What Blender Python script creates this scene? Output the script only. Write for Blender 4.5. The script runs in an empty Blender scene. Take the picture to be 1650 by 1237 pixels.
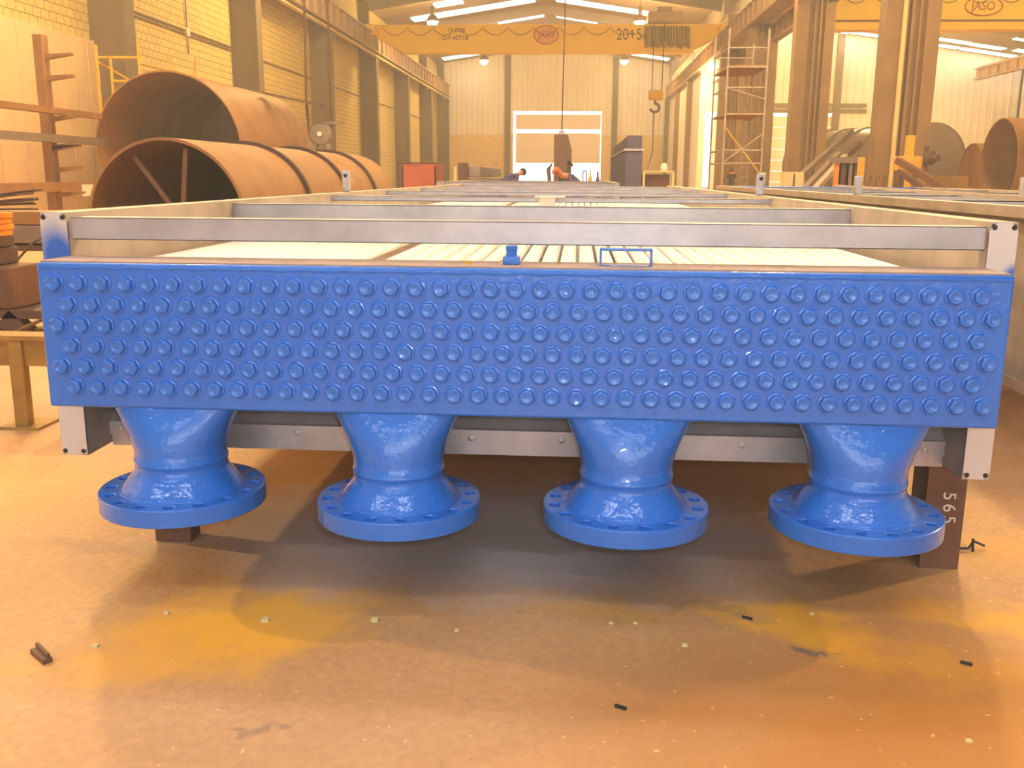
import bpy, bmesh, math, random
from mathutils import Vector, Matrix
random.seed(7)
C = bpy.context.scene.collection
PI = math.pi
HAZE = .0045
# ------------------------------------------------------------------ camera
F = 1537.3
CAM = Vector((1.3599, -2.3854, 1.1325))
def basis(yaw, pitch, roll):
    cy, sy, cp, sp, cr, sr = math.cos(yaw), math.sin(yaw), math.cos(pitch), math.sin(pitch), math.cos(roll), math.sin(roll)
    f = Vector((sy*cp, cy*cp, sp)); r = Vector((cy, -sy, 0)); u = r.cross(f)
    return r*cr + u*sr, -r*sr + u*cr, f
CR, CU, CF = basis(-0.0669, -0.2152, 0.0075)
cd = bpy.data.cameras.new('camera'); cam = bpy.data.objects.new('camera', cd); C.objects.link(cam)
cd.sensor_width = 36; cd.lens = F/1650*36; cd.clip_start = .05; cd.clip_end = 500
M = Matrix((CR, CU, -CF)).transposed().to_4x4(); M.translation = CAM; cam.matrix_world = M
bpy.context.scene.camera = cam
def ray(px, py): return CR*((px-825)/F) - CU*((py-618.5)/F) + CF
def at(px, py, ax, v):
    """world point seen at a photo pixel, on the plane where coordinate ax equals v"""
    d = ray(px, py); return CAM + d*((v-CAM[ax])/d[ax])
def atY(px, py, y): return at(px, py, 1, y)
def onplane(px, py, p0, n):
    d = ray(px, py); return CAM + d*((p0-CAM).dot(n)/d.dot(n))

# ------------------------------------------------------------------ materials
def lin(c): return tuple(((x/255)/12.92 if x/255 <= .04045 else ((x/255+.055)/1.055)**2.4) for x in c)
class NT:
    def __init__(s, name):
        s.m = bpy.data.materials.new(name); s.m.use_nodes = True; s.t = s.m.node_tree; s.n = s.t.nodes
        s.b = s.n['Principled BSDF']; s.out = s.n['Material Output']
    def new(s, ty, **kw):
        x = s.n.new(ty)
        for k, v in kw.items():
            if k in x.inputs: x.inputs[k].default_value = v
            else: setattr(x, k, v)
        return x
    def link(s, a, b): s.t.links.new(a, b)
    def coord(s, kind='Object'): return s.new('ShaderNodeTexCoord').outputs[kind]
def mat(name, col, rough=.6, metal=0., var=.15, scale=3., bump=0., bscale=None, col2=None, coat=0., coord='Object', spec=None, detail=4):
    t = NT(name); b = t.b; co = t.coord(coord)
    c1 = lin(col); c2 = lin(col2) if col2 else tuple(x*(1-var) for x in c1)
    nz = t.new('ShaderNodeTexNoise', Scale=scale, Detail=detail, Roughness=.6); t.link(co, nz.inputs['Vector'])
    rp = t.new('ShaderNodeValToRGB'); rp.color_ramp.elements[0].position = .35; rp.color_ramp.elements[1].position = .65
    rp.color_ramp.elements[0].color = (*c2, 1); rp.color_ramp.elements[1].color = (*c1, 1)
    t.link(nz.outputs['Fac'], rp.inputs['Fac']); t.link(rp.outputs['Color'], b.inputs['Base Color'])
    b.inputs['Roughness'].default_value = rough; b.inputs['Metallic'].default_value = metal
    if spec is not None: b.inputs['Specular IOR Level'].default_value = spec
    if coat: b.inputs['Coat Weight'].default_value = coat; b.inputs['Coat Roughness'].default_value = .025
    if bump:
        n2 = t.new('ShaderNodeTexNoise', Scale=bscale or scale*4, Detail=3.); t.link(co, n2.inputs['Vector'])
        bp = t.new('ShaderNodeBump', Strength=bump, Distance=.01); t.link(n2.outputs['Fac'], bp.inputs['Height'])
        t.link(bp.outputs['Normal'], b.inputs['Normal'])
        if coat: t.link(bp.outputs['Normal'], b.inputs['Coat Normal'])
    return t.m
def emit(name, col, strength):
    t = NT(name); t.b.inputs['Base Color'].default_value = (*lin(col), 1)
    t.b.inputs['Emission Color'].default_value = (*lin(col), 1); t.b.inputs['Emission Strength'].default_value = strength
    return t.m
K = {}
K['blue'] = mat('blue_gloss_paint', (38, 112, 212), rough=.4, var=.05, scale=6, bump=.16, bscale=60, coat=.9, spec=.3)
K['galv'] = mat('galvanised_steel', (186, 180, 180), rough=.42, metal=.45, var=.22, scale=7, bump=.05, bscale=60)
K['galv_dull'] = mat('dull_galvanised_steel', (186, 172, 158), rough=.55, metal=.35, var=.25, scale=5)
K['tube'] = mat('aluminium_tube', (232, 228, 226), rough=.42, metal=.3, var=.04, scale=2)
K['dust'] = mat('dusty_primer', (176, 150, 136), rough=.6, var=.25, scale=9)
K['rust'] = mat('mill_scale_steel', (160, 114, 66), rough=.6, metal=.1, var=.25, scale=1.3, bump=.05)
K['rust_dark'] = mat('dark_mill_scale_steel', (96, 70, 58), rough=.65, metal=.1, var=.3, scale=2)
K['rust_post'] = mat('brown_primer_steel', (112, 74, 52), rough=.6, var=.25, scale=6)
K['grey_steel'] = mat('grey_steel', (140, 125, 112), rough=.5, metal=.3, var=.2, scale=3)
K['yellow'] = mat('crane_yellow_paint', (255, 212, 24), rough=.45, var=.06, scale=.6)
K['safety_yellow'] = mat('worn_yellow_paint', (224, 172, 52), rough=.55, var=.25, scale=9)
K['olive'] = mat('worn_olive_yellow_paint', (168, 126, 54), rough=.6, var=.3, scale=9)
K['orange'] = mat('orange_primer_bars', (240, 150, 30), rough=.5, var=.2, scale=9)
K['dark'] = mat('black_rubber', (40, 34, 32), rough=.7)
K['cable'] = mat('dark_cable', (96, 66, 40), rough=.7)
K['letter'] = mat('dark_brown_lettering', (120, 72, 34), rough=.6)
K['logo_red'] = mat('faded_red_lettering', (176, 84, 58), rough=.6)
K['logo_field'] = mat('pale_logo_field', (246, 176, 104), rough=.6)
K['chalk'] = mat('white_chalk', (225, 215, 205), rough=.9)
K['column'] = mat('column_concrete', (120, 104, 82), rough=.75, var=.12, scale=.7)
K['column_in'] = mat('column_brown_steel', (146, 114, 76), rough=.55, var=.2, scale=1.2)
K['runway'] = mat('runway_steel', (176, 146, 122), rough=.55, var=.15, scale=1)
K['roof'] = mat('roof_sheet', (150, 132, 112), rough=.7, var=.08, scale=.4)
K['corr'] = mat('corrugated_sheet', (232, 222, 204), rough=.55, var=.06, scale=.3)
K['sheet'] = mat('smooth_wall_sheet', (226, 196, 150), rough=.6, var=.1, scale=.8)
K['red'] = mat('red_brown_sheet', (168, 84, 62), rough=.6, var=.15, scale=2)
K['slab'] = mat('brown_panel', (104, 76, 62), rough=.6, var=.12, scale=1)
K['slab_blue'] = mat('blue_grey_panel', (84, 80, 108), rough=.6, var=.12, scale=1)
K['pale'] = mat('pale_yellow_board', (214, 196, 140), rough=.7, var=.1, scale=2)
K['white'] = mat('white_card', (238, 226, 208), rough=.8, var=.04)
K['wood'] = mat('grey_brown_timber', (170, 120, 74), rough=.8, var=.3, scale=8)
K['door'] = mat('door_sheet', (236, 220, 208), rough=.5, var=.05, scale=.5)
K['silver'] = mat('silver_duct', (150, 136, 128), rough=.4, metal=.4, var=.1, scale=1)
K['skin'] = mat('skin', (220, 150, 110), rough=.6)
K['cloth_blue'] = mat('blue_workwear', (84, 78, 128), rough=.8)
K['cloth_dark'] = mat('dark_workwear', (70, 62, 66), rough=.8)
K['cap_orange'] = mat('orange_cap', (190, 100, 56), rough=.7)
K['hair'] = mat('brown_hair', (70, 48, 34), rough=.8)
K['glow'] = emit('skylight_daylight', (246, 250, 255), 16.); K['glow_far'] = emit('hazy_skylight', (255, 248, 236), 5.)
K['bulb'] = emit('lamp_bulb', (255, 226, 150), 90.)
K['glass'] = emit('daylit_translucent_pane', (255, 250, 240), 3.)
# block wall
def block_wall(name, c1, c2, mort, bw=.41, bh=.255, axis='YZ'):
    t = NT(name); co = t.coord('Object'); sp = t.new('ShaderNodeSeparateXYZ'); t.link(co, sp.inputs[0])
    cb = t.new('ShaderNodeCombineXYZ'); t.link(sp.outputs[axis[0]], cb.inputs['X']); t.link(sp.outputs[axis[1]], cb.inputs['Y'])
    br = t.new('ShaderNodeTexBrick', Scale=1.); br.inputs['Brick Width'].default_value = bw; br.inputs['Row Height'].default_value = bh
    br.inputs['Mortar Size'].default_value = .012; br.inputs['Color1'].default_value = (*lin(c1), 1); br.inputs['Color2'].default_value = (*lin(c2), 1)
    br.inputs['Mortar'].default_value = (*lin(mort), 1); t.link(cb.outputs[0], br.inputs['Vector'])
    t.link(br.outputs['Color'], t.b.inputs['Base Color']); t.b.inputs['Roughness'].default_value = .8
    bp = t.new('ShaderNodeBump', Strength=.5, Distance=.02); t.link(br.outputs['Fac'], bp.inputs['Height']); bp.invert = True
    t.link(bp.outputs['Normal'], t.b.inputs['Normal']); return t.m
K['block'] = block_wall('painted_block_wall', (212, 192, 124), (203, 182, 114), (134, 106, 66))
K['block_end'] = block_wall('painted_block_end_wall', (232, 204, 148), (222, 190, 134), (176, 144, 100), axis='XZ')
# floor: worn concrete, painted light and shade tones, yellow powder patches and oil marks where the photo has them
def floor_mat():
    t = NT('worn_concrete_floor'); co = t.coord('Object'); b = t.b
    def noise(sc, det=5., rough=.6):
        n = t.new('ShaderNodeTexNoise', Scale=sc, Detail=det, Roughness=rough); t.link(co, n.inputs['Vector']); return n
    def ramp(src, p0, p1, c0, c1):
        r = t.new('ShaderNodeValToRGB'); e = r.color_ramp.elements; e[0].position = p0; e[1].position = p1; e[0].color = c0; e[1].color = c1
        t.link(src, r.inputs['Fac']); return r.outputs['Color']
    def mix(fac, a, bb, ty='MIX'):
        m = t.new('ShaderNodeMix', data_type='RGBA', blend_type=ty)
        if isinstance(fac, float): m.inputs[0].default_value = fac
        else: t.link(fac, m.inputs[0])
        for k, v in ((6, a), (7, bb)):
            if isinstance(v, tuple): m.inputs[k].default_value = v
            else: t.link(v, m.inputs[k])
        return m.outputs[2]
    col = ramp(noise(1.1).outputs['Fac'], .35, .68, (*lin((190, 143, 94)), 1), (*lin((208, 160, 108)), 1))
    fine = ramp(noise(38, 6.).outputs['Fac'], .3, .7, (.86, .86, .86, 1), (1.06, 1.06, 1.06, 1))
    col = mix(1., col, fine, 'MULTIPLY')
    wob = noise(5., 4.)
    dm = t.new('ShaderNodeVectorMath', operation='MULTIPLY_ADD'); dm.inputs[1].default_value = (.45, .45, 0)
    t.link(wob.outputs['Color'], dm.inputs[0]); t.link(co, dm.inputs[2])
    def blob(x, y, rx, ry, rot=0.):
        mp = t.new('ShaderNodeMapping', vector_type='TEXTURE'); mp.inputs['Location'].default_value = (x+.22, y+.22, 0)
        mp.inputs['Scale'].default_value = (rx, ry, 1); mp.inputs['Rotation'].default_value = (0, 0, rot); t.link(dm.outputs[0], mp.inputs['Vector'])
        g = t.new('ShaderNodeTexGradient', gradient_type='SPHERICAL'); t.link(mp.outputs[0], g.inputs['Vector']); return g.outputs['Fac']
    yel = (*lin((236, 172, 52)), 1)
    for (x, y, rx, ry, rot, s) in [(.50, -.20, .42, .20, .1, .95), (.62, -.02, .3, .16, 0, .8), (.35, -.38, .4, .14, .1, .55), (2.02, -.12, .36, .14, -.6, .95), (1.92, -.02, .2, .1, 0, .8),
                                   (2.42, -.30, .5, .10, -.1, .8), (2.5, .02, .35, .10, -.1, .8), (1.45, -.02, .3, .10, 0, .35), (2.9, .5, .5, .2, 0, .4), (-1.2, .8, 1.2, .6, 0, .35), (3.4, -.2, .8, .3, 0, .5)]:
        f = ramp(blob(x, y, rx, ry, rot), .0, .75, (0, 0, 0, 1), (s, s, s, 1)); col = mix(f, col, yel)
    f = ramp(blob(2.6, -.70, 1.6, .9), .0, .6, (0, 0, 0, 1), (.85, .85, .85, 1)); col = mix(f, col, (*lin((176, 112, 24)), 1))  # orange lamp light on the right, painted into the floor colour
    f = ramp(blob(1.1, .55, 1.2, .62), .0, .55, (0, 0, 0, 1), (.85, .85, .85, 1)); col = mix(f, col, (*lin((184, 180, 184)), 1))  # cool grey of the shadow under the bundle, painted into the floor
    for (x, y, rx, ry, s) in [(1.935, -.205, .09, .05, .75), (-.1, .3, .3, .1, .25), (1.75, .02, .16, .05, .35), (2.6, .52, .05, .04, .5), (.75, -.62, .05, .03, .4), (-.9, 1.9, .7, .3, .35)]:
        f = ramp(blob(x, y, rx, ry), .0, .6, (0, 0, 0, 1), (s, s, s, 1)); col = mix(f, col, (*lin((96, 88, 84)), 1))
    spk = ramp(noise(55, 2.).outputs['Fac'], .71, .76, (0, 0, 0, 1), (.5, .5, .5, 1)); col = mix(spk, col, (*lin((110, 78, 54)), 1))
    spk2 = ramp(noise(47, 1.).outputs['Fac'], .24, .28, (.55, .55, .55, 1), (0, 0, 0, 1)); col = mix(spk2, col, (*lin((238, 205, 160)), 1))
    t.link(col, b.inputs['Base Color']); b.inputs['Roughness'].default_value = .58
    bp = t.new('ShaderNodeBump', Strength=.12, Distance=.01); t.link(noise(30, 4.).outputs['Fac'], bp.inputs['Height']); t.link(bp.outputs['Normal'], b.inputs['Normal'])
    return t.m
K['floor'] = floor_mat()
def overspray(name, base, zc, zr, xc, xr):
    """bare galvanised end plate with a cloud of blue overspray centred on (xc, zc)"""
    t = NT(name); co = t.coord('Object')
    nz = t.new('ShaderNodeTexNoise', Scale=16., Detail=4.); t.link(co, nz.inputs['Vector'])
    mp = t.new('ShaderNodeMapping', vector_type='TEXTURE'); mp.inputs['Location'].default_value = (xc-base.x, -base.y, zc-base.z); mp.inputs['Scale'].default_value = (xr, 50, zr)
    t.link(co, mp.inputs['Vector']); g = t.new('ShaderNodeTexGradient', gradient_type='SPHERICAL'); t.link(mp.outputs[0], g.inputs['Vector'])
    ad = t.new('ShaderNodeMath', operation='MULTIPLY_ADD'); t.link(nz.outputs['Fac'], ad.inputs[0]); ad.inputs[1].default_value = .3; t.link(g.outputs['Fac'], ad.inputs[2])
    rp = t.new('ShaderNodeValToRGB'); rp.color_ramp.elements[0].position = .2; rp.color_ramp.elements[1].position = .75
    rp.color_ramp.elements[0].color = (*lin((208, 200, 194)), 1); rp.color_ramp.elements[1].color = (*lin((50, 104, 196)), 1)
    t.link(ad.outputs[0], rp.inputs['Fac']); t.link(rp.outputs[0], t.b.inputs['Base Color']); t.b.inputs['Roughness'].default_value = .4; t.b.inputs['Metallic'].default_value = .2
    return t.m

# ------------------------------------------------------------------ mesh builder
class MB:
    def __init__(s): s.bm = bmesh.new()
    def box(s, lo, hi, rot=None, piv=None):
        vs = [s.bm.verts.new(Vector((x, y, z))) for x in (lo[0], hi[0]) for y in (lo[1], hi[1]) for z in (lo[2], hi[2])]
        if rot is not None:
            p = Vector(piv) if piv is not None else (Vector(lo)+Vector(hi))/2
            for v in vs: v.co = p + rot @ (v.co-p)
        for f in ((0, 1, 3, 2), (4, 6, 7, 5), (0, 4, 5, 1), (2, 3, 7, 6), (0, 2, 6, 4), (1, 5, 7, 3)): s.bm.faces.new([vs[i] for i in f])
        return s
    def frame(s, a, b, up=(0, 0, 1)):
        a, b = Vector(a), Vector(b); d = (b-a).normalized(); u = Vector(up)
        if abs(d.dot(u)) > .98: u = Vector((1, 0, 0))
        x = d.cross(u).normalized(); y = x.cross(d).normalized(); return a, b, d, x, y
    def bar(s, a, b, w, h, up=(0, 0, 1)):
        a, b, d, x, y = s.frame(a, b, up)
        vs = [s.bm.verts.new(p + x*i*w/2 + y*j*h/2) for p in (a, b) for i, j in ((-1, -1), (1, -1), (1, 1), (-1, 1))]
        s.bm.faces.new(vs[3::-1]); s.bm.faces.new(vs[4:])
        for k in range(4): s.bm.faces.new([vs[k], vs[(k+1) % 4], vs[4+(k+1) % 4], vs[4+k]])
        return s
    def prism(s, a, b, prof, up=(0, 0, 1), cap=True):
        """closed 2D profile (x to the right of a->b, y up) swept from a to b"""
        a, b, d, x, y = s.frame(a, b, up); n = len(prof)
        r = [[s.bm.verts.new(p + x*i + y*j) for i, j in prof] for p in (a, b)]
        for k in range(n): s.bm.faces.new([r[0][k], r[0][(k+1) % n], r[1][(k+1) % n], r[1][k]])
        if cap: s.bm.faces.new(r[0][::-1]); s.bm.faces.new(r[1])
        return s
    def tube(s, pts, r, seg=8, cap=True):
        pts = [Vector(p) for p in pts]; rings = []; x = None
        for i, p in enumerate(pts):
            d = (pts[min(i+1, len(pts)-1)] - pts[max(i-1, 0)]).normalized()
            if x is None:
                u = Vector((0, 0, 1)) if abs(d.z) < .95 else Vector((1, 0, 0)); x = d.cross(u).normalized()
            else: x = (x - d*x.dot(d)).normalized()
            y = d.cross(x); rr = r[i] if isinstance(r, (list, tuple)) else r
            rings.append([s.bm.verts.new(p + x*rr*math.cos(2*PI*k/seg) + y*rr*math.sin(2*PI*k/seg)) for k in range(seg)])
        for A, B in zip(rings, rings[1:]):
            for k in range(seg): s.bm.faces.new([A[k], A[(k+1) % seg], B[(k+1) % seg], B[k]])
        if cap: s.bm.faces.new(rings[0][::-1]); s.bm.faces.new(rings[-1])
        return s
    def lathe(s, o, axis, prof, seg=48, close=False):
        """prof = (radius, height along axis); close joins the last ring to the first"""
        o = Vector(o); d = Vector(axis).normalized(); u = Vector((0, 0, 1)) if abs(d.z) < .9 else Vector((1, 0, 0))
        x = d.cross(u).normalized(); y = d.cross(x)
        R = [[s.bm.verts.new(o + d*h + x*r*math.cos(2*PI*k/seg) + y*r*math.sin(2*PI*k/seg)) for k in range(seg)] if r > 1e-6 else [s.bm.verts.new(o + d*h)] for r, h in prof]
        prs = list(zip(R, R[1:])) + ([(R[-1], R[0])] if close else [])
        for A, B in prs:
            for k in range(seg):
                k2 = (k+1) % seg
                if len(A) == 1 and len(B) == 1: continue
                if len(A) == 1: s.bm.faces.new([A[0], B[k2], B[k]])
                elif len(B) == 1: s.bm.faces.new([A[k], A[k2], B[0]])
                else: s.bm.faces.new([A[k], A[k2], B[k2], B[k]])
        return s
    def poly(s, pts): s.bm.faces.new([s.bm.verts.new(Vector(p)) for p in pts]); return s
    def build(s, name, m, parent=None, bevel=0., smooth=35., seg=2):
        off = Vector((0, 0, 0)); q = parent
        while q is not None: off += q.location; q = q.parent
        bmesh.ops.translate(s.bm, vec=-off, verts=s.bm.verts)
        bmesh.ops.recalc_face_normals(s.bm, faces=s.bm.faces)
        me = bpy.data.meshes.new(name); s.bm.to_mesh(me); s.bm.free(); me.materials.append(m if not isinstance(m, str) else K[m])
        if smooth:
            for p in me.polygons: p.use_smooth = True
            me.set_sharp_from_angle(angle=math.radians(smooth))
        o = bpy.data.objects.new(name, me); C.objects.link(o); o.parent = parent
        if bevel:
            b = o.modifiers.new('bevel', 'BEVEL'); b.width = bevel; b.segments = seg; b.limit_method = 'ANGLE'; b.harden_normals = False
        return o
def tag(o, label=None, cat=None, group=None, kind=None):
    for k, v in (('label', label), ('category', cat), ('group', group), ('kind', kind)):
        if v: o[k] = v
    return o
def thing(name, loc, label, cat, group=None):
    o = bpy.data.objects.new(name, None); C.objects.link(o); o.location = loc; o.empty_display_size = .1
    return tag(o, label, cat, group)
def struct(o): o['kind'] = 'structure'; return o
def copy_tree(o, parent=None):
    c = o.copy(); C.objects.link(c); c.parent = parent
    for ch in list(o.children):
        if ch.type != 'LIGHT': copy_tree(ch, c)
    return c
def text(name, body, size, loc, rot, m, parent=None, depth=.003, xs=1.):
    cu = bpy.data.curves.new(name, 'FONT'); cu.body = body; cu.size = size; cu.extrude = depth; cu.align_x = 'CENTER'; cu.align_y = 'CENTER'
    cu.materials.append(K[m]); o = bpy.data.objects.new(name, cu); C.objects.link(o)
    off = Vector((0, 0, 0)); q = parent
    while q is not None: off += q.location; q = q.parent
    dg = bpy.context.evaluated_depsgraph_get(); me = bpy.data.meshes.new_from_object(o.evaluated_get(dg)); me.name = name
    bpy.data.objects.remove(o); o = bpy.data.objects.new(name, me); C.objects.link(o)
    if not me.materials: me.materials.append(K[m])
    o.location = Vector(loc)-off; o.rotation_euler = rot; o.scale = (xs, 1, 1); o.parent = parent; return o

# ================================================================== HALL
YB, YF = -46., 102.6            # behind the camera .. far end wall
XL, XR = -13.8, 10.6            # main bay
DX = lambda d: d - 2.385        # distance from camera along the hall -> Y
EAVE = atY(710, 104, YF).z; APEX = atY(893, 74, YF).z; XA = (XL+XR)/2
SL = (APEX-EAVE)/(XA-XL)
X3 = 34.6; XA2 = 17.8; APEX2 = 12.3; YF2 = 75.6; SL2 = .145
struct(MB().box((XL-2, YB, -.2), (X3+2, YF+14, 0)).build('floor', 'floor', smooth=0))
struct(MB().box((XL-.3, YB, 0), (XL, YF, EAVE+.2)).build('wall_left', 'block', smooth=0))
# roof, two slopes per bay
def roof(name, x0, z0, x1, z1, y0, y1):
    m = MB(); n = 1
    m.prism((0, y0, 0), (0, y1, 0), [(x0, z0), (x1, z1), (x1, z1+.12), (x0, z0+.12)]); return struct(m.build(name, 'roof', smooth=0))
roof('ceiling', XL-.3, EAVE, XA, APEX, YB, YF); roof('ceiling', XA, APEX, XR, EAVE, YB, YF)
zl2 = APEX2-SL2*(XA2-XR); zr2 = APEX2-SL2*(X3-XA2)
roof('ceiling', XR, zl2, XA2, APEX2, YB, YF2); roof('ceiling', XA2, APEX2, X3, zr2, YB, YF2)
# valley closure between the two roofs
struct(MB().box((XR-.1, YB, min(zl2, EAVE)), (XR+.1, YF, max(zl2, EAVE)+.1)).build('wall_valley', 'roof', smooth=0))
struct(MB().box((XR+.0, YF2, 0), (XR+.2, YF, EAVE)).build('wall_right', 'corr', smooth=0))
# rafters
for k in range(-3, 8):
    y = DX(30.1+12.5*k)+.2
    for xs, xe, zs, ze in ((XL, XA, EAVE, APEX), (XR, XA, EAVE, APEX)):
        struct(MB().bar((xs, y, zs-.35), (xe, y, ze-.35), .25, .7).build('beam', 'roof', smooth=0))
    if y < YF2:
        for xs, xe, zs, ze in ((XR, XA2, zl2, APEX2), (X3, XA2, zr2, APEX2)):
            struct(MB().bar((xs, y, zs-.3), (xe, y, ze-.16), .25, .28).build('beam', 'roof', smooth=0))
# ---- far end wall with the big door opening
dl, dr, dt = atY(827, 180, YF).x, atY(970, 180, YF).x, atY(900, 179, YF).z
zb = atY(780, 217, YF).z
def corrugated(name, x0, x1, z0, z1fn, y, pitch=.55):
    """ribbed sheet facing -Y between x0 and x1, top edge following z1fn(x)"""
    m = MB(); xs = []; x = x0
    while x < x1-1e-4:
        for dx, dy in ((0, 0), (.62, 0), (.70, -.07), (.92, -.07)):
            if x+dx*pitch < x1: xs.append((x+dx*pitch, dy))
        x += pitch
    xs.append((x1, 0))
    bot = [m.bm.verts.new((X, y+dy, z0)) for X, dy in xs]; top = [m.bm.verts.new((X, y+dy, z1fn(X))) for X, dy in xs]
    bk = [m.bm.verts.new(p) for p in ((x0, y+.2, z0), (x1, y+.2, z0), (x1, y+.2, z1fn(x1)), (x0, y+.2, z1fn(x0)))]
    for i in range(len(xs)-1): m.bm.faces.new([bot[i], bot[i+1], top[i+1], top[i]])
    m.bm.faces.new(bk)
    return struct(m.build(name, 'corr', smooth=0))
gz = lambda x: APEX-SL*abs(x-XA)+.1
struct(MB().box((XL, YF, 0), (dl, YF+.3, zb)).build('wall_back', 'block_end', smooth=0))
struct(MB().box((dr, YF, 0), (XR, YF+.3, zb)).build('wall_back', 'block_end', smooth=0))
corrugated('wall_back', XL, dl, zb, gz, YF); corrugated('wall_back', dr, XR, zb, gz, YF); 
corrugated('wall_back', dl, XA, dt, gz, YF); corrugated('wall_back', XA, dr, dt, gz, YF)
for px in (818, 990):
    p = atY(px, 200, YF); struct(MB().box((p.x-.3, YF-.3, 0), (p.x+.3, YF, gz(p.x)-.2)).build('column', 'column', smooth=0))
# sectional door, lifted a little way
zg = atY(900, 262, YF).z; ztop = atY(900, 184, YF).z; zw0 = atY(900, 214, YF).z; zw1 = atY(900, 208, YF).z
dx0, dx1 = atY(831, 200, YF).x, atY(968, 200, YF).x
door = MB()
n = 9
for (a, b) in ((zg, zw0), (zw1, ztop)):
    k = 6 if a == zg else 3
    for i in range(k):
        z0 = a+(b-a)*i/k; z1 = a+(b-a)*(i+1)/k
        door.box((dx0, YF+.10, z0+.03), (dx1, YF+.18, z1-.03)); door.box((dx0, YF+.12, z0-.03), (dx1, YF+.16, z0+.03))
door = struct(door.build('door_1', 'door', smooth=0))
for px in (863, 933):
    p = atY(px, 230, YF); MB().box((p.x-.12, YF+.04, zg), (p.x+.12, YF+.12, zw0)).build('door_stile', 'door', door, smooth=0)
for i in range(6):
    a = dx0+(dx1-dx0)*i/6; b = dx0+(dx1-dx0)*(i+1)/6
    MB().box((a+.12, YF+.1, zw0+.03), (b-.12, YF+.14, zw1-.03)).build('pane', 'glass', door, smooth=0)
# ---- second bay end wall and its door
gz2 = lambda x: APEX2-SL2*abs(x-XA2)+.1
e0, e1, et = atY(1136, 182, YF2).x, atY(1342, 182, YF2).x, atY(1240, 181, YF2).z
corrugated('wall_back', XR+.2, e0, 0, gz2, YF2); corrugated('wall_back', e1, X3, 2.4, gz2, YF2)
corrugated('wall_back', e0, XA2, et, gz2, YF2); corrugated('wall_back', XA2, e1, et, gz2, YF2)
struct(MB().box((e1, YF2, 0), (X3, YF2+.3, 2.4)).build('wall_back', 'block_end', smooth=0))
f0, f1, ft = atY(1147, 182, YF2).x, e1, atY(1240, 186, YF2).z
m = MB()
for i in range(7): m.box((f0, YF2+.1, .05+ft*i/7), (f1, YF2+.18, ft*(i+1)/7-.05)); m.box((f0, YF2+.12, ft*i/7-.03), (f1, YF2+.16, ft*i/7+.05))
struct(m.build('door_2', 'door', smooth=0))
for py in (169, 178):
    a, b = atY(1190, py, YF2), atY(1395, py, YF2); struct(MB().box((a.x, YF2-.22, a.z-.18), (b.x, YF2-.05, a.z+.12)).build('beam', 'column', smooth=0))
for px in (1345, 1236, 1415):
    p = atY(px, 200, YF2); struct(MB().box((p.x-.25, YF2-.3, 0), (p.x+.25, YF2, gz2(p.x)-.2)).build('column', 'column', smooth=0))
# ---- right outer wall of the second bay
struct(MB().box((X3, YB, 0), (X3+.3, YF2, 2.6)).build('wall_right', 'sheet', smooth=0))
m = MB(); y = YB
while y < YF2-.6:
    m.box((X3, y, 2.6), (X3+.2, y+.6, zr2+.2)); m.box((X3-.07, y+.1, 2.6), (X3, y+.3, zr2+.2)); y += .6
struct(m.build('wall_right', 'corr', smooth=0))
struct(MB().box((X3-.1, YB, 2.5), (X3, YF2, 3.2)).build('trim_1', 'white', smooth=0))
# ---- columns
CI = -12.6
for k in range(-3, 7):
    y0 = DX(30.1+12.5*k)
    if k == 6: y0 = YF-.6
    struct(MB().box((XL, y0, 0), (CI-.12, y0+.45, 8.95)).box((CI-.12, y0-.12, 0), (CI, y0+.57, 8.95)).box((XL, y0-.02, 8.95), (CI-.5, y0+.47, EAVE)).build('column', 'column', smooth=0))
CX = 10.2; CW = 1.55
for k, dcol in zip(range(-3, 7), (-7.4, 5.1, 17.6, 30.1, 42.4, 54.2, 64.3, 83.5, 93.5, 104.)):
    y0 = DX(dcol); m = MB(); k = k if k < 0 else k
    # built-up column: two flanged shafts with plates between them
    m.box((CX, y0, 0), (CX+.5, y0+.7, 8.9)).box((CX+.5, y0+.15, 0), (CX+CW-.4, y0+.55, 8.9)).box((CX+CW-.4, y0, 0), (CX+CW, y0+.7, 8.9))
    m.box((CX+.4, y0+.1, 8.9), (CX+CW-.4, y0+.6, 11.2 if y0 < YF2 else EAVE))
    m.box((CX+.72, y0+.02, 0), (CX+.82, y0+.16, 8.9)).box((CX+.95, y0+.02, 0), (CX+1.02, y0+.16, 8.9))
    c = struct(m.build('column', 'column_in' if k < 6 else 'column', smooth=0))
    if dcol == 42.4: MB().tube([(CX+.98, y0-.05, .0), (CX+.98, y0-.05, 10)], .035).build('downpipe', 'column_in', c)
    if dcol == 30.1:
        p = atY(1448, 150, y0-.1); MB().tube([(p.x, y0-.1, .0), (p.x, y0-.1, 10)], .075, 12).build('downpipe', 'pale', c)
for k in range(-3, 4):
    y0 = DX(30.1+12.5*k)
    struct(MB().box((31.4, y0, 0), (32.4, y0+.6, 9.)).box((32.4, y0+.1, 0), (X3, y0+.5, zr2)).build('column', 'column', smooth=0))
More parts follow.
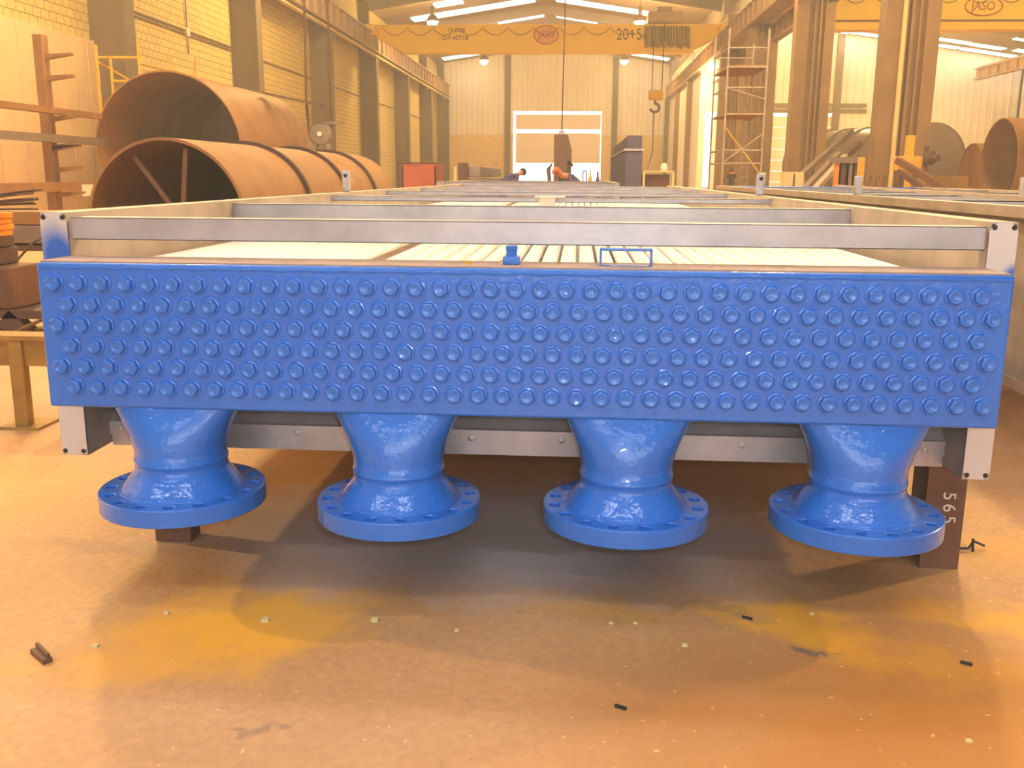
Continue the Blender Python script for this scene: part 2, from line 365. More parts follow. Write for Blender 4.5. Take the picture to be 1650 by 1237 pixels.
# ---- crane runway beams
def runway(x, zlo, zhi, y0, y1, side, win=True):
    m = MB(); w = .16
    m.box((x-.22, y0, zlo), (x+.22, y1, zlo+.07)).box((x-.22, y0, zhi-.35), (x+.22, y1, zhi-.28)).box((x-.03, y0, zlo), (x+.03, y1, zhi-.3))
    m.box((x-.04, y0, zhi-.28), (x+.04, y1, zhi-.16))
    y = y0
    while y < y1: m.box((x-.2, y, zlo), (x+.2, y+.04, zhi-.3)); y += 1.56
    # walkway bracket rail beside the beam
    m.box((x-.6*side-.3, y0, zhi-.32), (x-.6*side+.3, y1, zhi-.28))
    return struct(m.build('beam', 'runway', smooth=0))
RZ0, RZ1 = 9.15, 10.6
runway(CI+.05, RZ0, RZ1, YB, YF-1, 1); runway(CX+.1, 8.95, 10.35, YB, YF-1, -1)
runway(CX+1.4, 8.2, 9.4, YB, YF2-.5, 1); runway(31.1, 8.4, 9.5, YB, YF2-.5, -1)
struct(MB().box((CI-.1, YB, RZ0-.22), (CI+.12, YF-1, RZ0-.12)).build('trim_2', 'pale', smooth=0))   # cable tray under the beam

# ---- skylights: strips of translucent sheet let into the roof
WN = [0]
def skylight(x0, x1, roofz, y, w=1.1, m_='glow_far'):
    WN[0] += 1
    m = MB(); s = -.03
    m.poly([(x0, y-w/2, roofz(x0)+s), (x1, y-w/2, roofz(x1)+s), (x1, y+w/2, roofz(x1)+s), (x0, y+w/2, roofz(x0)+s)])
    m.poly([(x0, y-w/2, roofz(x0)+s+.02), (x1, y-w/2, roofz(x1)+s+.02), (x1, y+w/2, roofz(x1)+s+.02), (x0, y+w/2, roofz(x0)+s+.02)])
    return struct(m.build('window_%d' % WN[0], m_, smooth=0))
rz = lambda x: APEX-SL*abs(x-XA); rz2 = lambda x: APEX2-SL2*abs(x-XA2)
nL, nR = Vector((-SL, 0, 1)), Vector((SL, 0, 1)); pA = Vector((XA, 0, APEX))
nL2, nR2 = Vector((-SL2, 0, 1)), Vector((SL2, 0, 1)); pA2 = Vector((XA2, 0, APEX2))
for (a, b, n) in (((664, 31), (862, 0), nL), ((896, 0), (1050, 21), nR), ((803, 37), (876, 22), nL), ((896, 23), (962, 37), nR), ((714, 95), (772, 86), nL), ((1018, 87), (1078, 95), nR), ((700, 9), (745, 1), nL)):
    p, q = onplane(*a, pA, n), onplane(*b, pA, n)
    x0, x1 = sorted((p.x, q.x)); skylight(max(x0, XL+.5), min(x1, XR-.5), rz, min((p.y+q.y)/2, YF-1.5), 1.9)
for (a, b, n) in (((1237, 51), (1267, 48), nL2), ((1232, 76), (1267, 72), nL2), ((1320, 60), (1390, 70), nR2), ((1313, 68), (1372, 78), nR2), ((1376, 78), (1393, 81), nR2), ((1465, 54), (1512, 63), nR2), ((1517, 63), (1563, 70), nR2), ((1567, 71), (1617, 79), nR2),
                  ((1462, 91), (1490, 95), nR2), ((1494, 96), (1524, 101), nR2), ((1541, 92), (1597, 101), nR2), ((1540, 102), (1573, 108), nR2), ((1637, 61), (1665, 66), nR2), ((1636, 80), (1665, 85), nR2), ((1633, 105), (1665, 110), nR2), ((1635, 118), (1665, 123), nR2)):
    p, q = onplane(*a, pA2, n), onplane(*b, pA2, n)
    x0, x1 = sorted((p.x, q.x)); y = (p.y+q.y)/2
    skylight(max(x0, XR+.3), min(x1, X3-.3), rz2, min(y, YF2-1.2), 1.0)
# strips above and behind the camera light the foreground
for y in (-34, -20, -9, -1.5, 8, 22, 36):
    skylight(XL+2.5, XA-.6, rz, y, .5 if y == -1.5 else 1.1, 'glow' if y < 20 else 'glow_far'); skylight(XA+.6, XR-2.5, rz, y, .5 if y == -1.5 else 1.1, 'glow' if y < 20 else 'glow_far')
for y in (-10, 12):
    skylight(XR+2, XA2-.6, rz2, y); skylight(XA2+.6, X3-3, rz2, y)

# ---- high bay lamps
def lamp_proto():
    t = thing('high_bay_lamp', (0, 0, 0), '', 'lamp', 'high bay lamps hanging from the roof')
    MB().lathe((0, 0, 0), (0, 0, 1), [(.44, -.02), (.42, .1), (.30, .32), (.14, .46), (.12, .46), (.28, .3), (.40, .1)], 24, close=True).build('reflector', 'grey_steel', t)
    MB().lathe((0, 0, 0), (0, 0, 1), [(0, .95), (.11, .95), (.13, .9), (.13, .5), (.11, .46), (0, .46)], 16).build('gear_housing', 'grey_steel', t)
    MB().tube([(0, 0, .9), (0, 0, 2.)], .03).build('suspension_rod', 'grey_steel', t)
    MB().lathe((0, 0, -.05), (0, 0, 1), [(0, -.36), (.16, -.33), (.30, -.2), (.36, -.02), (.3, .14), (.1, .24), (0, .26)], 20).build('bulb', 'bulb', t)
    return t
LP = lamp_proto(); first = [True]
WARM = (1., .65, .25)
def lamp(p, label, power=2600, rod=None):
    if not first[0]: power += 1050
    o = LP if first[0] else copy_tree(LP); first[0] = False
    o.location = p; o['label'] = label
    if power:
        l = bpy.data.lights.new('lamp_light', 'POINT'); l.energy = power; l.color = WARM; l.shadow_soft_size = .3
        lo = bpy.data.objects.new('lamp_light', l); C.objects.link(lo); lo.parent = o; lo.location = (0, 0, -.75)
    return o
LZ = 11.6
vis = [((697, 33), 'glowing high bay lamp above the left part of the yellow crane girder'), ((1031, 33), 'glowing high bay lamp above the right part of the yellow crane girder'),
       ((780, 96), 'glowing high bay lamp below the yellow crane girder, left of the far door'), ((1006, 96), 'glowing high bay lamp below the yellow crane girder, right of the far door')]
for (q, lab) in vis:
    p = at(q[0], q[1], 2, LZ); p.z -= .06; lamp(p, lab, 1050)
for (q, z, lab) in (((1503, 62), 9.4, 'bright high bay lamp hanging in the right bay among its roof lights'), ((1233, 64), 10.2, 'small distant lamp glowing beside the left of the tall brown column'),
                    ((1191, 93), 9.0, 'lamp glowing behind the top platform of the scaffold tower'), ((1146, 106), 9.2, 'lamp glowing just left of the scaffold tower near the runway beam')):
    lamp(at(q[0], q[1], 2, z), lab, 190)
lamp(at(1475, 114, 2, 8.2), 'small pale lamp glowing under the right bay runway beam', 150)
for (x, y) in ((-8.4, 40), (5.4, 40), (-8.4, 19.5), (5.4, 19.5), (-7.2, 11), (5.8, 11)):
    lamp((x, y, LZ), 'high bay lamp above the near part of the hall, out of the picture', 1500 if y < 15 else 1700)
for (x, y) in ((16, 14), (27, 14), (16, 36), (27, 36), (16, 55), (27, 52)):
    lamp((x, y, 9.4), 'high bay lamp over the right bay, above the picture', 190)

# floodlights on the columns either side of the work
def floodlight(p, aim, label, power):
    t = thing('floodlight', p, label, 'floodlight'); P = Vector(p); d = (Vector(aim)-P).normalized()
    MB().lathe(P, d, [(0, -.22), (.12, -.22), (.16, -.1), (.26, .06), (.27, .08), (.24, .07), (.13, -.08), (0, -.1)], 24).build('housing', 'grey_steel', t)
    MB().lathe(P, d, [(0, .0), (.2, .0), (.2, .02), (0, .02)], 24).build('lens', 'bulb', t)
    MB().bar(P-d*.2, (P.x-(.5 if p[0] < 0 else -.5), P.y, P.z), .06, .06).build('bracket', 'grey_steel', t)
    l = bpy.data.lights.new('flood_light', 'SPOT'); l.energy = power; l.color = (1., .65, .26); l.shadow_soft_size = .2; l.spot_size = 1.5; l.spot_blend = .6
    o = bpy.data.objects.new('flood_light', l); C.objects.link(o); o.parent = t; o.location = d*.12; o.rotation_euler = d.to_track_quat('-Z', 'Y').to_euler()
floodlight((-12.1, 3.2, 7.4), (0., 1., 0), 'floodlight on the left column beside the bundle, out of the picture', 4200)
floodlight((9.7, 4.4, 5.2), (2., 1., 0), 'floodlight on the right column beside the bundle, out of the picture', 1500)

# ================================================================== OVERHEAD CRANES
def crane(y, x0, x1, zlo, zhi, label, main):
    t = thing('overhead_crane', ((x0+x1)/2, y, zlo), label, 'crane', 'yellow overhead travelling cranes')
    prof_x = [(x0, zhi), (x0, zhi-(zhi-zlo)*.35), (x0+1.9, zlo), (x1-1.9, zlo), (x1, zhi-(zhi-zlo)*.35), (x1, zhi)]
    m = MB()
    m.bm.faces.ensure_lookup_table()
    for dy in (0, .75):
        pass
    a = [m.bm.verts.new((X, y, Z)) for X, Z in prof_x]; b = [m.bm.verts.new((X, y+.75, Z)) for X, Z in prof_x]
    m.bm.faces.new(a); m.bm.faces.new(b[::-1])
    for i in range(6): m.bm.faces.new([a[i], a[(i+1) % 6], b[(i+1) % 6], b[i]])
    m.build('girder', 'yellow', t, smooth=0)
    MB().box((x0+1.9, y-.1, zlo-.06), (x1-1.9, y+.85, zlo)).build('lower_flange', 'yellow', t, smooth=0)
    MB().box((x0, y-.06, zhi), (x1, y+.81, zhi+.06)).build('upper_flange', 'yellow', t, smooth=0)
    for X in (x0, x1):
        MB().box((X-.3, y-1.6, zhi-.75), (X+.3, y+2.2, zhi-.1)).build('end_carriage', 'yellow', t, bevel=.05)
    m = MB(); n = 13; step = (x1-x0-1.2)/n; pts = []
    for i in range(n):
        xa = x0+.6+i*step
        if main and i >= n-3: break
        pts += [(xa+step*j/10, y-.12, zhi-.12-.5*math.sin(PI*j/10)**.8) for j in range(10)]
    m.tube(pts, .02, 5).build('festoon_cable', 'cable', t)
    return t
yc = DX(67.); xl, xr = -12.6, CX+.35
zlo = atY(860, 84, yc).z; zhi = atY(860, 41, yc).z
cr = crane(yc, xl, xr, zlo, zhi, 'yellow bridge crane marked 20+5 spanning the main bay', True)
S = .012
def face_text(body, px, py, h_px, m, xs=1., y=yc, parent=cr):
    p = atY(px, py, y-.03); text('lettering', body, h_px/F*(y+2.385)*1.38, p, (PI/2, 0, 0), m, parent, .012, xs)
face_text('20+5', 1014, 56, 17, 'letter', .8); face_text('TN', 1036, 60, 8, 'letter', .8)
face_text('O.F.40718', 733, 61, 7, 'letter'); face_text('19 2008', 735, 49, 6, 'letter')
p = atY(880, 56, yc-.02); w = 18/F*69.4; h = 13/F*69.4
mm = MB(); mm.lathe((0, 0, 0), (0, -1, 0), [(0, .01), (1, .01), (1, 0), (0, 0)], 40)
for v in mm.bm.verts: v.co = Vector((p.x+v.co.x*w, p.y+v.co.y, p.z+v.co.z*h))
mm.build('logo_plate', 'logo_field', cr)
mm = MB(); mm.tube([(p.x+w*math.cos(2*PI*k/40), p.y-.02, p.z+h*math.sin(2*PI*k/40)) for k in range(41)], .035, 6).build('logo_ring', 'logo_red', cr)
text('lettering', 'JASO', .62, (p.x, p.y-.02, p.z), (PI/2, 0, 0), 'logo_red', cr, .012, .8)
# bunched festoon loops at the right-hand end, with trolley and hoist ropes
m = MB()
xa, xb = atY(1040, 60, yc).x, atY(1110, 60, yc).x
for i in range(17):
    X = xa+(xb-xa)*i/16; dz = 1.25+.2*random.random(); wv = .16
    m.tube([(X+wv*math.sin(PI*j/9)*.5-(.1 if j > 4 else 0), yc-.15-.05*(i % 3), zhi-.1-dz*math.sin(PI*j/9)**.55) for j in range(10)], .03, 5)
m.build('festoon_loops', 'cable', cr)
tx = atY(1070, 40, yc).x
MB().box((tx-1.1, yc-.7, zhi+.1), (tx+1.1, yc+1.1, zhi+.75)).box((tx-.5, yc-.1, zhi+.75), (tx+.5, yc+.9, zhi+1.15)).build('trolley', 'runway', cr, bevel=.04)
yc2 = DX(49.); c2lo = atY(1500, 46, yc2).z
cr2 = crane(yc2, CX+1.3, 31.2, c2lo, c2lo+1.75, 'yellow bridge crane crossing the right bay behind the brown columns', False)
zz = atY(1500, 34, yc2).z
MB().box((CX+3.2, yc2-.12, zz-.03), (29.2, yc2-.02, zz+.05)).build('stiffener', 'letter', cr2, smooth=0)
p = atY(1585, 10, yc2-.03); text('lettering', 'JASO', .55, p, (PI/2, 0, 0), 'logo_red', cr2, .012, .9)
mm = MB(); mm.tube([(p.x+.85*math.cos(2*PI*k/40), p.y-.02, p.z+.42*math.sin(2*PI*k/40)) for k in range(41)], .03, 6).build('logo_ring', 'logo_red', cr2)
# crane hook on its ropes
yh = yc-.5
p = atY(1057, 154, yh); q = atY(1056, 168, yh)
t = thing('crane_hook', (p.x, yh, p.z-2), 'yellow hook block hanging on ropes below the right end of the crane', 'hook')
MB().box((p.x-.5, yh-.25, p.z-.3), (p.x+.5, yh+.25, p.z+.35)).build('sheave_block', 'safety_yellow', t, bevel=.12)
for dx in (-.28, .38): MB().tube([(p.x+dx, yh, p.z+.3), (p.x+dx, yh, zhi+.1)], .035, 6).build('rope', 'cable', t)
MB().tube([(p.x-.05, yh, p.z-.25), (p.x-.05, yh, p.z-.5)] + [(p.x-.05+.3*math.sin(a), yh, p.z-.78+.28*math.cos(a)) for a in [k*PI*1.45/8 for k in range(9)]], .09, 8).build('hook', 'rust_dark', t)
q2 = atY(1050, 275, yh-20); q1 = Vector((p.x-.1, yh, p.z-1.05))
MB().tube([q1, (q1.x, yh, q1.z-2.6), (q1.x-.3, yh, 1.6)], [.06, .05, .02], 6).build('chain_sling', 'grey_steel', t)

# pulley block hung on two ropes from a nearer crane
yp = DX(30.); a = atY(517, 216, yp); rr = 18.5/F*30.4
t = thing('pulley_block', (a.x, yp, a.z), 'round grey pulley block hanging on two ropes above the flanged duct', 'pulley')
MB().lathe((a.x, yp-.16, a.z), (0, 1, 0), [(0, 0), (rr*.25, 0), (rr*.3, .02), (rr*.85, .03), (rr, .08), (rr, .24), (rr*.85, .29), (0, .32)], 36).build('side_plate', 'grey_steel', t)
MB().lathe((a.x, yp-.2, a.z), (0, 1, 0), [(0, 0), (rr*.2, 0), (rr*.2, .1), (0, .1)], 20).build('axle_pin', 'white', t)
MB().tube([(a.x-rr, yp, a.z), (a.x-rr*1.15, yp, a.z+1), (atY(493, 0, yp).x, yp, 9.8)], .035, 6).build('rope', 'cable', t)
MB().tube([(a.x+rr*.95, yp, a.z), (a.x+rr*.95, yp, 9.8)], .035, 6).build('rope', 'cable', t)
m = MB()
for dx in (-.5, .1, .6): m.box((a.x+dx*rr-.06, yp-.1, a.z-rr*1.25), (a.x+dx*rr+.06, yp+.1, a.z-rr*.75))
m.build('lower_lug', 'grey_steel', t)
MB().box((a.x+rr*.4, yp-.08, a.z+rr*.82), (a.x+rr*1.9, yp+.08, a.z+rr*1.02)).build('guard_bar', 'grey_steel', t)

# ================================================================== THE BLUE HEADED HEAT EXCHANGER
HX = thing('heat_exchanger', (1.19, 5, .325), 'long galvanised heat exchanger bundle with studded blue header and four blue nozzles', 'heat exchanger')
PT = .06350; VP_ = .0552; RZ = .85
hx0, hx1, hz0, hz1 = -.047, 2.427, .516, .9025
hb = MB().box((hx0, .018, hz0), (hx1, .185, hz1)).build('header_box', 'blue', HX, bevel=.008, seg=3)
MB().box((hx0+.005, .03, hz1-.001), (hx1-.005, .19, hz1+.004)).build('header_top_strip', 'dust', hb, bevel=.002)
MB().tube([(hx0+.01+(hx1-hx0-.02)*k/60, .021, hz1-.012+.0015*math.sin(k*2.3)) for k in range(61)], .006, 8).build('weld_bead', 'blue', hb)
def plug_bm(m, x, y, z, rot):
    def ring(r, h, hexa, n=24):
        out = []
        for k in range(n):
            a = 2*PI*k/n
            if hexa:
                aa = (a % (PI/3))-PI/6; R_ = r*math.cos(PI/6)/math.cos(aa); R_ = R_*.9+r*.93*.1
            else: R_ = r
            out.append(m.bm.verts.new((x+R_*math.cos(a+rot), y-h, z+R_*math.sin(a+rot))))
        return out
    R_ = [ring(.0265, -.002, False), ring(.0245, .003, False), ring(.0222, .004, True), ring(.0218, .0125, True), ring(.0205, .0152, True), ring(.0165, .0172, False), ring(.0125, .0168, False), ring(.010, .0155, False)]
    for A, B in zip(R_, R_[1:]):
        for k in range(24): m.bm.faces.new([A[k], A[(k+1) % 24], B[(k+1) % 24], B[k]])
    m.bm.faces.new(R_[-1])
spots = [((i+(r % 2)*.5)*PT, .018, RZ-r*VP_) for r in range(6) for i in range(38)]
spots.sort(key=lambda p: (Vector(p)-CAM).length)
m = MB(); plug_bm(m, 0, 0, 0, 0); pl0 = m.build('plug', 'blue', None, smooth=50)
for k, (x, y, z) in enumerate(spots[:100]):
    o = pl0 if k == 0 else pl0.copy()
    if k: C.objects.link(o)
    o.parent = hb; o.location = Vector((x, y, z))-HX.location; o.rotation_euler = (0, random.random()*PI, 0)
m = MB()
for (x, y, z) in spots[100:]: plug_bm(m, x, y, z, random.random()*PI)
o = m.build('plug_field', 'blue', hb, smooth=50); o['kind'] = 'stuff'
# nozzles
def make_nozzle(cx, cy=.100, lift=0.):
    zz = lambda z: z+lift*max(0., min(1., (.517-z)/.17))
    n = MB(); seg = 56; rings = []
    # square-to-round flare, neck, hub
    prof = [(.517, .171, .083, 3.0, .104), (.506, .167, .088, 2.9, .103), (.49, .160, .096, 2.7, .102), (.47, .151, .105, 2.5, .101), (.445, .140, .114, 2.3, .10), (.415, .130, .120, 2.15, .10), (.385, .124, .1225, 2, .10), (.357, .1225, .1225, 2, .10),
            (.354, .1255, .1255, 2, .10), (.346, .1255, .1255, 2, .10), (.343, .123, .123, 2, .10), (.324, .125, .125, 2, .10), (.307, .136, .136, 2, .10), (.280, .156, .156, 2, .10), (.270, .163, .163, 2, .10), (.262, .166, .166, 2, .10)]
    for (z, a, b, e, yy) in prof:
        rg = []
        for k in range(seg):
            t_ = 2*PI*k/seg; c, s_ = math.cos(t_), math.sin(t_)
            rg.append(n.bm.verts.new((cx+a*math.copysign(abs(c)**(2/e), c), yy+b*math.copysign(abs(s_)**(2/e), s_), zz(z))))
        rings.append(rg)
    for A, B in zip(rings, rings[1:]):
        for k in range(seg): n.bm.faces.new([A[k], A[(k+1) % seg], B[(k+1) % seg], B[k]])
    nz = n.build('nozzle', 'blue', HX, smooth=50)
    # flange ring with real bolt holes
    f = MB(); z1, z0, R1, R0, RB, rh, NB = .266+lift, .217+lift, .2235, .105, .194, .0142, 16
    def loop(x, y, r, z, k): return [f.bm.verts.new((x+r*math.cos(2*PI*i/k), y+r*math.sin(2*PI*i/k), z)) for i in range(k)]
    loops = [(cx, cy, R1, 96), (cx, cy, R0, 48)] + [(cx+RB*math.cos(2*PI*(i+.5)/NB), cy+RB*math.sin(2*PI*(i+.5)/NB), rh, 14) for i in range(NB)]
    lv = {}
    for z in (z1, z0):
        es = []
        for j, (x, y, r, k) in enumerate(loops):
            vs = loop(x, y, r, z, k); lv[(j, z)] = vs
            es += [f.bm.edges.new((vs[i], vs[(i+1) % k])) for i in range(k)]
        bmesh.ops.triangle_fill(f.bm, use_beauty=True, use_dissolve=False, edges=es)
    for j, (x, y, r, k) in enumerate(loops):
        A, B = lv[(j, z1)], lv[(j, z0)]
        for i in range(k): f.bm.faces.new([A[i], A[(i+1) % k], B[(i+1) % k], B[i]])
    fl = f.build('flange', 'blue', nz, smooth=40, bevel=.003)
    m = MB(); m.tube([(cx+  .165*math.cos(2*PI*k/48), cy+.165*math.sin(2*PI*k/48), .266+lift) for k in range(49)], .004, 6).build('weld_bead', 'blue', nz)
    return nz
for cx, lift in ((.273, .014), (.884, .0), (1.505, .0), (2.117, .003)): make_nozzle(cx, .1, lift)
# side rails: folded channels with clipped end plates
RY0, RY1 = .20, 9.6; rt, rb = 1.0235, .3255
def rail(x0, x1, inner, parent, y0=RY0, y1=RY1, zt=rt, zb_=rb, endmat='galv', seams=True):
    s = 1 if inner > x0+1e-6 else -1       # +1: web on the x1 side
    w = .005; m = MB(); xi = inner; xo = x0 if s > 0 else x1; L_ = .045
    prof = [(xi, zb_), (xi, zt), (xo, zt), (xo, zt-L_), (xo+s*w, zt-L_), (xo+s*w, zt-w), (xi-s*w, zt-w), (xi-s*w, zb_+w), (xo+s*w, zb_+w), (xo+s*w, zb_+L_), (xo, zb_+L_), (xo, zb_)]
    m.prism((0, y0, 0), (0, y1, 0), prof)
    r = m.build('side_rail', 'galv_dull', parent, smooth=0)
    c = .016; e = MB(); yf = y0-.004
    pts = [(x0+c, zb_+.002), (x1-c, zb_+.002), (x1-c*.3, zb_+c), (x1, zb_+c*1.6), (x1, zt-c*1.6), (x1-c*.3, zt-c), (x1-c, zt-.002), (x0+c, zt-.002), (x0+c*.3, zt-c), (x0, zt-c*1.6), (x0, zb_+c*1.6), (x0+c*.3, zb_+c)]
    a = [e.bm.verts.new((X, yf, Z)) for X, Z in pts]; b = [e.bm.verts.new((X, y0+.004, Z)) for X, Z in pts]
    e.bm.faces.new(a); e.bm.faces.new(b[::-1])
    for i in range(len(pts)): e.bm.faces.new([a[i], a[(i+1) % len(pts)], b[(i+1) % len(pts)], b[i]])
    ep = e.build('end_plate', endmat, r, smooth=0)
    for X in (x0+.011, x1-.011):
        for Z in (zt-.014, zb_+.014): MB().lathe((X, yf+.0005, Z), (0, -1, 0), [(0, .001), (.007, .001), (.007, 0), (0, 0)], 12).build('drain_hole', 'dark', r)
    return r
ovL = overspray('blue_overspray_left', HX.location, .895, .125, -.085, .08); ovR = overspray('blue_overspray_right', HX.location, .885, .04, 2.50, .04)
rail(-.127, -.051, -.051, HX, endmat=ovL); rail(2.427, 2.4985, 2.427, HX, endmat=ovR)
# upper cross members
for i, y in enumerate((.212, 1.50, 3.10, 4.7, 6.3, 7.9, 9.4)):
    m = MB(); zt, zb_ = (1.0105, .949) if i == 0 else ((1.012, .945) if i == 1 else (1.012, .984))
    if i == 0:
        m.box((-.046, y, zb_), (2.425, y+.005, zt)).box((-.046, y, zt-.004), (2.425, y+.07, zt)).box((-.046, y, zb_), (2.425, y+.05, zb_+.004))
    else:
        m.box((-.051, y, zb_), (2.427, y+.006, zt)).box((-.051, y, zt-.005), (2.427, y+.075, zt)).box((-.051, y, zb_), (2.43, y+.05, zb_+.005))
    m.build('cross_member', 'galv', HX, bevel=.0015)
# little bracket in the middle of the third cross member
p = atY(886, 318, 2.98); q = atY(882, 331, 2.98)
MB().box((p.x-.085, 2.96, p.z-.002), (p.x+.085, 3.1, p.z+.006)).box((q.x-.045, 2.98, q.z-.01), (q.x+.042, 3.04, p.z-.001)).build('centre_bracket', 'white', HX, bevel=.003)
# lower cross member behind the nozzles: folded sheet with bolts
yl = .34
def zat(py, y=yl): return atY(800, py, y).z
m = MB(); z4, z3, z2, z1 = .475, zat(691), zat(715), zat(734)
m.prism((-.05, 0, 0), (2.43, 0, 0), [(-(yl+.10), z4), (-(yl+.006), z3), (-(yl-.004), z3-.004), (-(yl-.004), z2), (-(yl+.008), z2-.003), (-(yl+.008), z1), (-(yl+.09), z1), (-(yl+.09), z1+.004), (-(yl+.014), z1+.004), (-(yl+.014), z2-.002), (-(yl+.002), z2+.002), (-(yl+.002), z3-.006), (-(yl+.012), z3), (-(yl+.10), z4-.006)])
lc = m.build('lower_cross_member', 'galv', HX, smooth=0)
for (px, py) in ((196, 688), (480, 696), (760, 705), (905, 709), (1195, 717), (1490, 724)):
    p = atY(px, py, yl-.004)
    MB().lathe((p.x, yl-.004, p.z), (0, -1, 0), [(.011, 0), (.011, .0025), (.0075, .003), (.0075, .009), (.005, .010), (0, .010)], 12).build('bolt', 'galv', lc)
# unseen sheet added to keep light from falling through the bundle
MB().box((-.05, .45, .46), (2.43, 9.5, .466)).build('light_block_sheet', 'galv_dull', HX, smooth=0)
# finned tubes
for i in range(38):
    x = (i+.25)*PT-.02
    if i == 11:
        MB().box((x-.027, .19, .842), (x+.027, 9.4, .852)).build('spacer_bar', 'rust_post', HX, smooth=0); continue
    MB().lathe((x, .19, .842), (0, 1, 0), [(0, 0), (.0265, 0), (.0265, .9), (.0265, 1.8), (.0265, 9.2), (0, 9.2)], 24).build('finned_tube', 'tube', HX, smooth=60)
m = MB()
for i in range(37): m.lathe(((i+.75)*PT-.02, .19, .79), (0, 1, 0), [(0, 0), (.029, 0), (.029, 9.2), (0, 9.2)], 10)
o = m.build('lower_tube_row', 'tube', HX, smooth=60); o['kind'] = 'stuff'
# vent fitting and U bracket on the header
zt = hz1+.003
v = MB().box((1.168, .085, zt), (1.212, .125, zt+.022)).build('vent_fitting', 'blue', hb, bevel=.004)
MB().lathe((1.190, .105, zt+.022), (0, 0, 1), [(0, 0), (.016, 0), (.016, .016), (.0175, .017), (.0175, .026), (.012, .028), (0, .028)], 6).build('vent_plug', 'blue', v, smooth=20)
MB().box((1.160, .098, zt), (1.168, .112, zt+.012)).build('vent_stud', 'pale', v)
m = MB(); b0, b1 = 1.417, 1.552
m.box((b0, .085, zt), (b0+.006, .115, zt+.044)).box((b1-.006, .085, zt), (b1, .115, zt+.044)).box((b0, .085, zt+.040), (b1, .115, zt+.046)).box((b0+.006, .088, zt), (b1-.006, .112, zt+.003))
m.build('nameplate_bracket', 'blue', hb, bevel=.003)
p = atY(855, 425, .1)
MB().lathe((1.075, .11, zt), (0, 0, 1), [(0, 0), (.010, 0), (.009, .008), (0, .010)], 10).build('brass_plug', 'safety_yellow', hb)
# lifting posts on the rails
for (X, Y) in ((-.09, 3.6), (2.463, 3.62)):
    q = MB().box((X-.022, Y, rt), (X+.022, Y+.05, rt+.13)).build('lifting_lug', 'galv', HX, bevel=.006)
    MB().lathe((X, Y-.001, rt+.10), (0, -1, 0), [(0, .001), (.012, .001), (.012, 0), (0, 0)], 12).build('lug_eye', 'dark', q)

# support posts under the bundle
def post(x0, x1, y, h, label):
    t = thing('support_post', ((x0+x1)/2, y+.06, 0), label, 'support post')
    m = MB(); m.box((x0, y, 0), (x1, y+.008, h)).box((x0, y+.112, 0), (x1, y+.12, h)).box(((x0+x1)/2-.004, y+.008, 0), ((x0+x1)/2+.004, y+.112, h)).build('web_and_flanges', 'rust_post', t, smooth=0)
    return t
pr = post(2.395, 2.507, .35, .3225, 'brown steel post chalked 565 under the right end of the bundle')
for k, ch in enumerate('565'):
    p = atY(1529-k*.5, 799+k*19, .35); text('chalk_mark', ch, .052, (p.x, .3485, p.z), (PI/2, PI/2, 0), 'chalk', pr, .0006)
m = MB().box((.055, .36, 0), (.17, .44, .28)).build('support_post', 'rust_post', None, bevel=.004)
tag(m, 'short brown steel post behind the leftmost blue flange', 'support post')
for (x, lab) in ((-.09, 'brown post under the left rail at the far end of the bundle'), (2.47, 'brown post under the right rail at the far end of the bundle')):
    tag(MB().box((x-.06, 8.7, 0), (x+.06, 8.82, .322)).build('support_post', 'rust_post', None, bevel=.004), lab, 'support post')

# ================================================================== NEIGHBOURING BUNDLES
def frame_thing(x0, x1, y0, y1, zb_, zt, label, tubes, blue_far=False, cross=1.6, lugs=(), stand=True):
    t = thing('heat_exchanger', ((x0+x1)/2, (y0+y1)/2, zb_), label, 'heat exchanger')
    rail(x0, x0+.08, x0+.08, t, y0, y1, zt, zb_, 'galv'); rail(x1-.08, x1, x1-.08, t, y0, y1, zt, zb_, 'galv')
    y = y0+.3
    while y < y1: MB().box((x0+.08, y, zt-.075), (x1-.08, y+.006, zt-.012)).box((x0+.08, y, zt-.018), (x1-.08, y+.075, zt-.012)).build('cross_member', 'galv', t, smooth=0); y += cross
    m = MB()
    for i in range(tubes):
        X = x0+.12+(x1-x0-.24)*i/(tubes-1); m.lathe((X, y0+.2, zt-.19), (0, 1, 0), [(0, 0), (.029, 0), (.029, y1-y0-.4), (0, y1-y0-.4)], 10)
    o = m.build('tube_row', 'tube', t, smooth=60); o['kind'] = 'stuff'
    if blue_far: MB().box((x0+.085, y1-.2, zb_+.2), (x1-.085, y1, zt-.005)).build('header_box', 'blue', t, bevel=.01)
    for (X, Y) in lugs: MB().box((X-.022, Y, zt), (X+.022, Y+.05, zt+.12)).build('lifting_lug', 'galv', t, bevel=.006)
    return t
frame_thing(3.13, 5.7, 1.38, 10.4, .3, 1.025, 'second galvanised bundle lying beside the right rail of the blue headed one', 36, True, lugs=((3.18, 4.1), (4.45, 4.6)))
tag(MB().bar((3.35, 1.6, 1.045), (4.3, 9.0, 1.045), .03, .02).build('steel_bar', 'galv_dull', None, smooth=0), 'pale steel bar lying lengthwise on top of the second bundle', 'bar')
tag(MB().bar((3.9, 3.0, 1.05), (6.6, 3.4, 1.05), .06, .05).build('steel_bar', 'galv', None, smooth=0), 'galvanised bar lying crosswise on the second bundle at the right edge', 'bar')
frame_thing(-.9, 2.0, 13.0, 22.0, .3, 1.03, 'far galvanised bundle beyond the end of the blue headed one', 30, cross=2.2)
for (x, y) in ((3.2, 3.1), (5.55, 3.1), (3.2, 8.8), (5.55, 8.8)):
    tag(MB().box((x-.07, y, 0), (x+.07, y+.14, .3)).build('support_post', 'rust_post', None, bevel=.004), 'brown steel post under the second galvanised bundle', 'support post', 'posts under the second bundle')
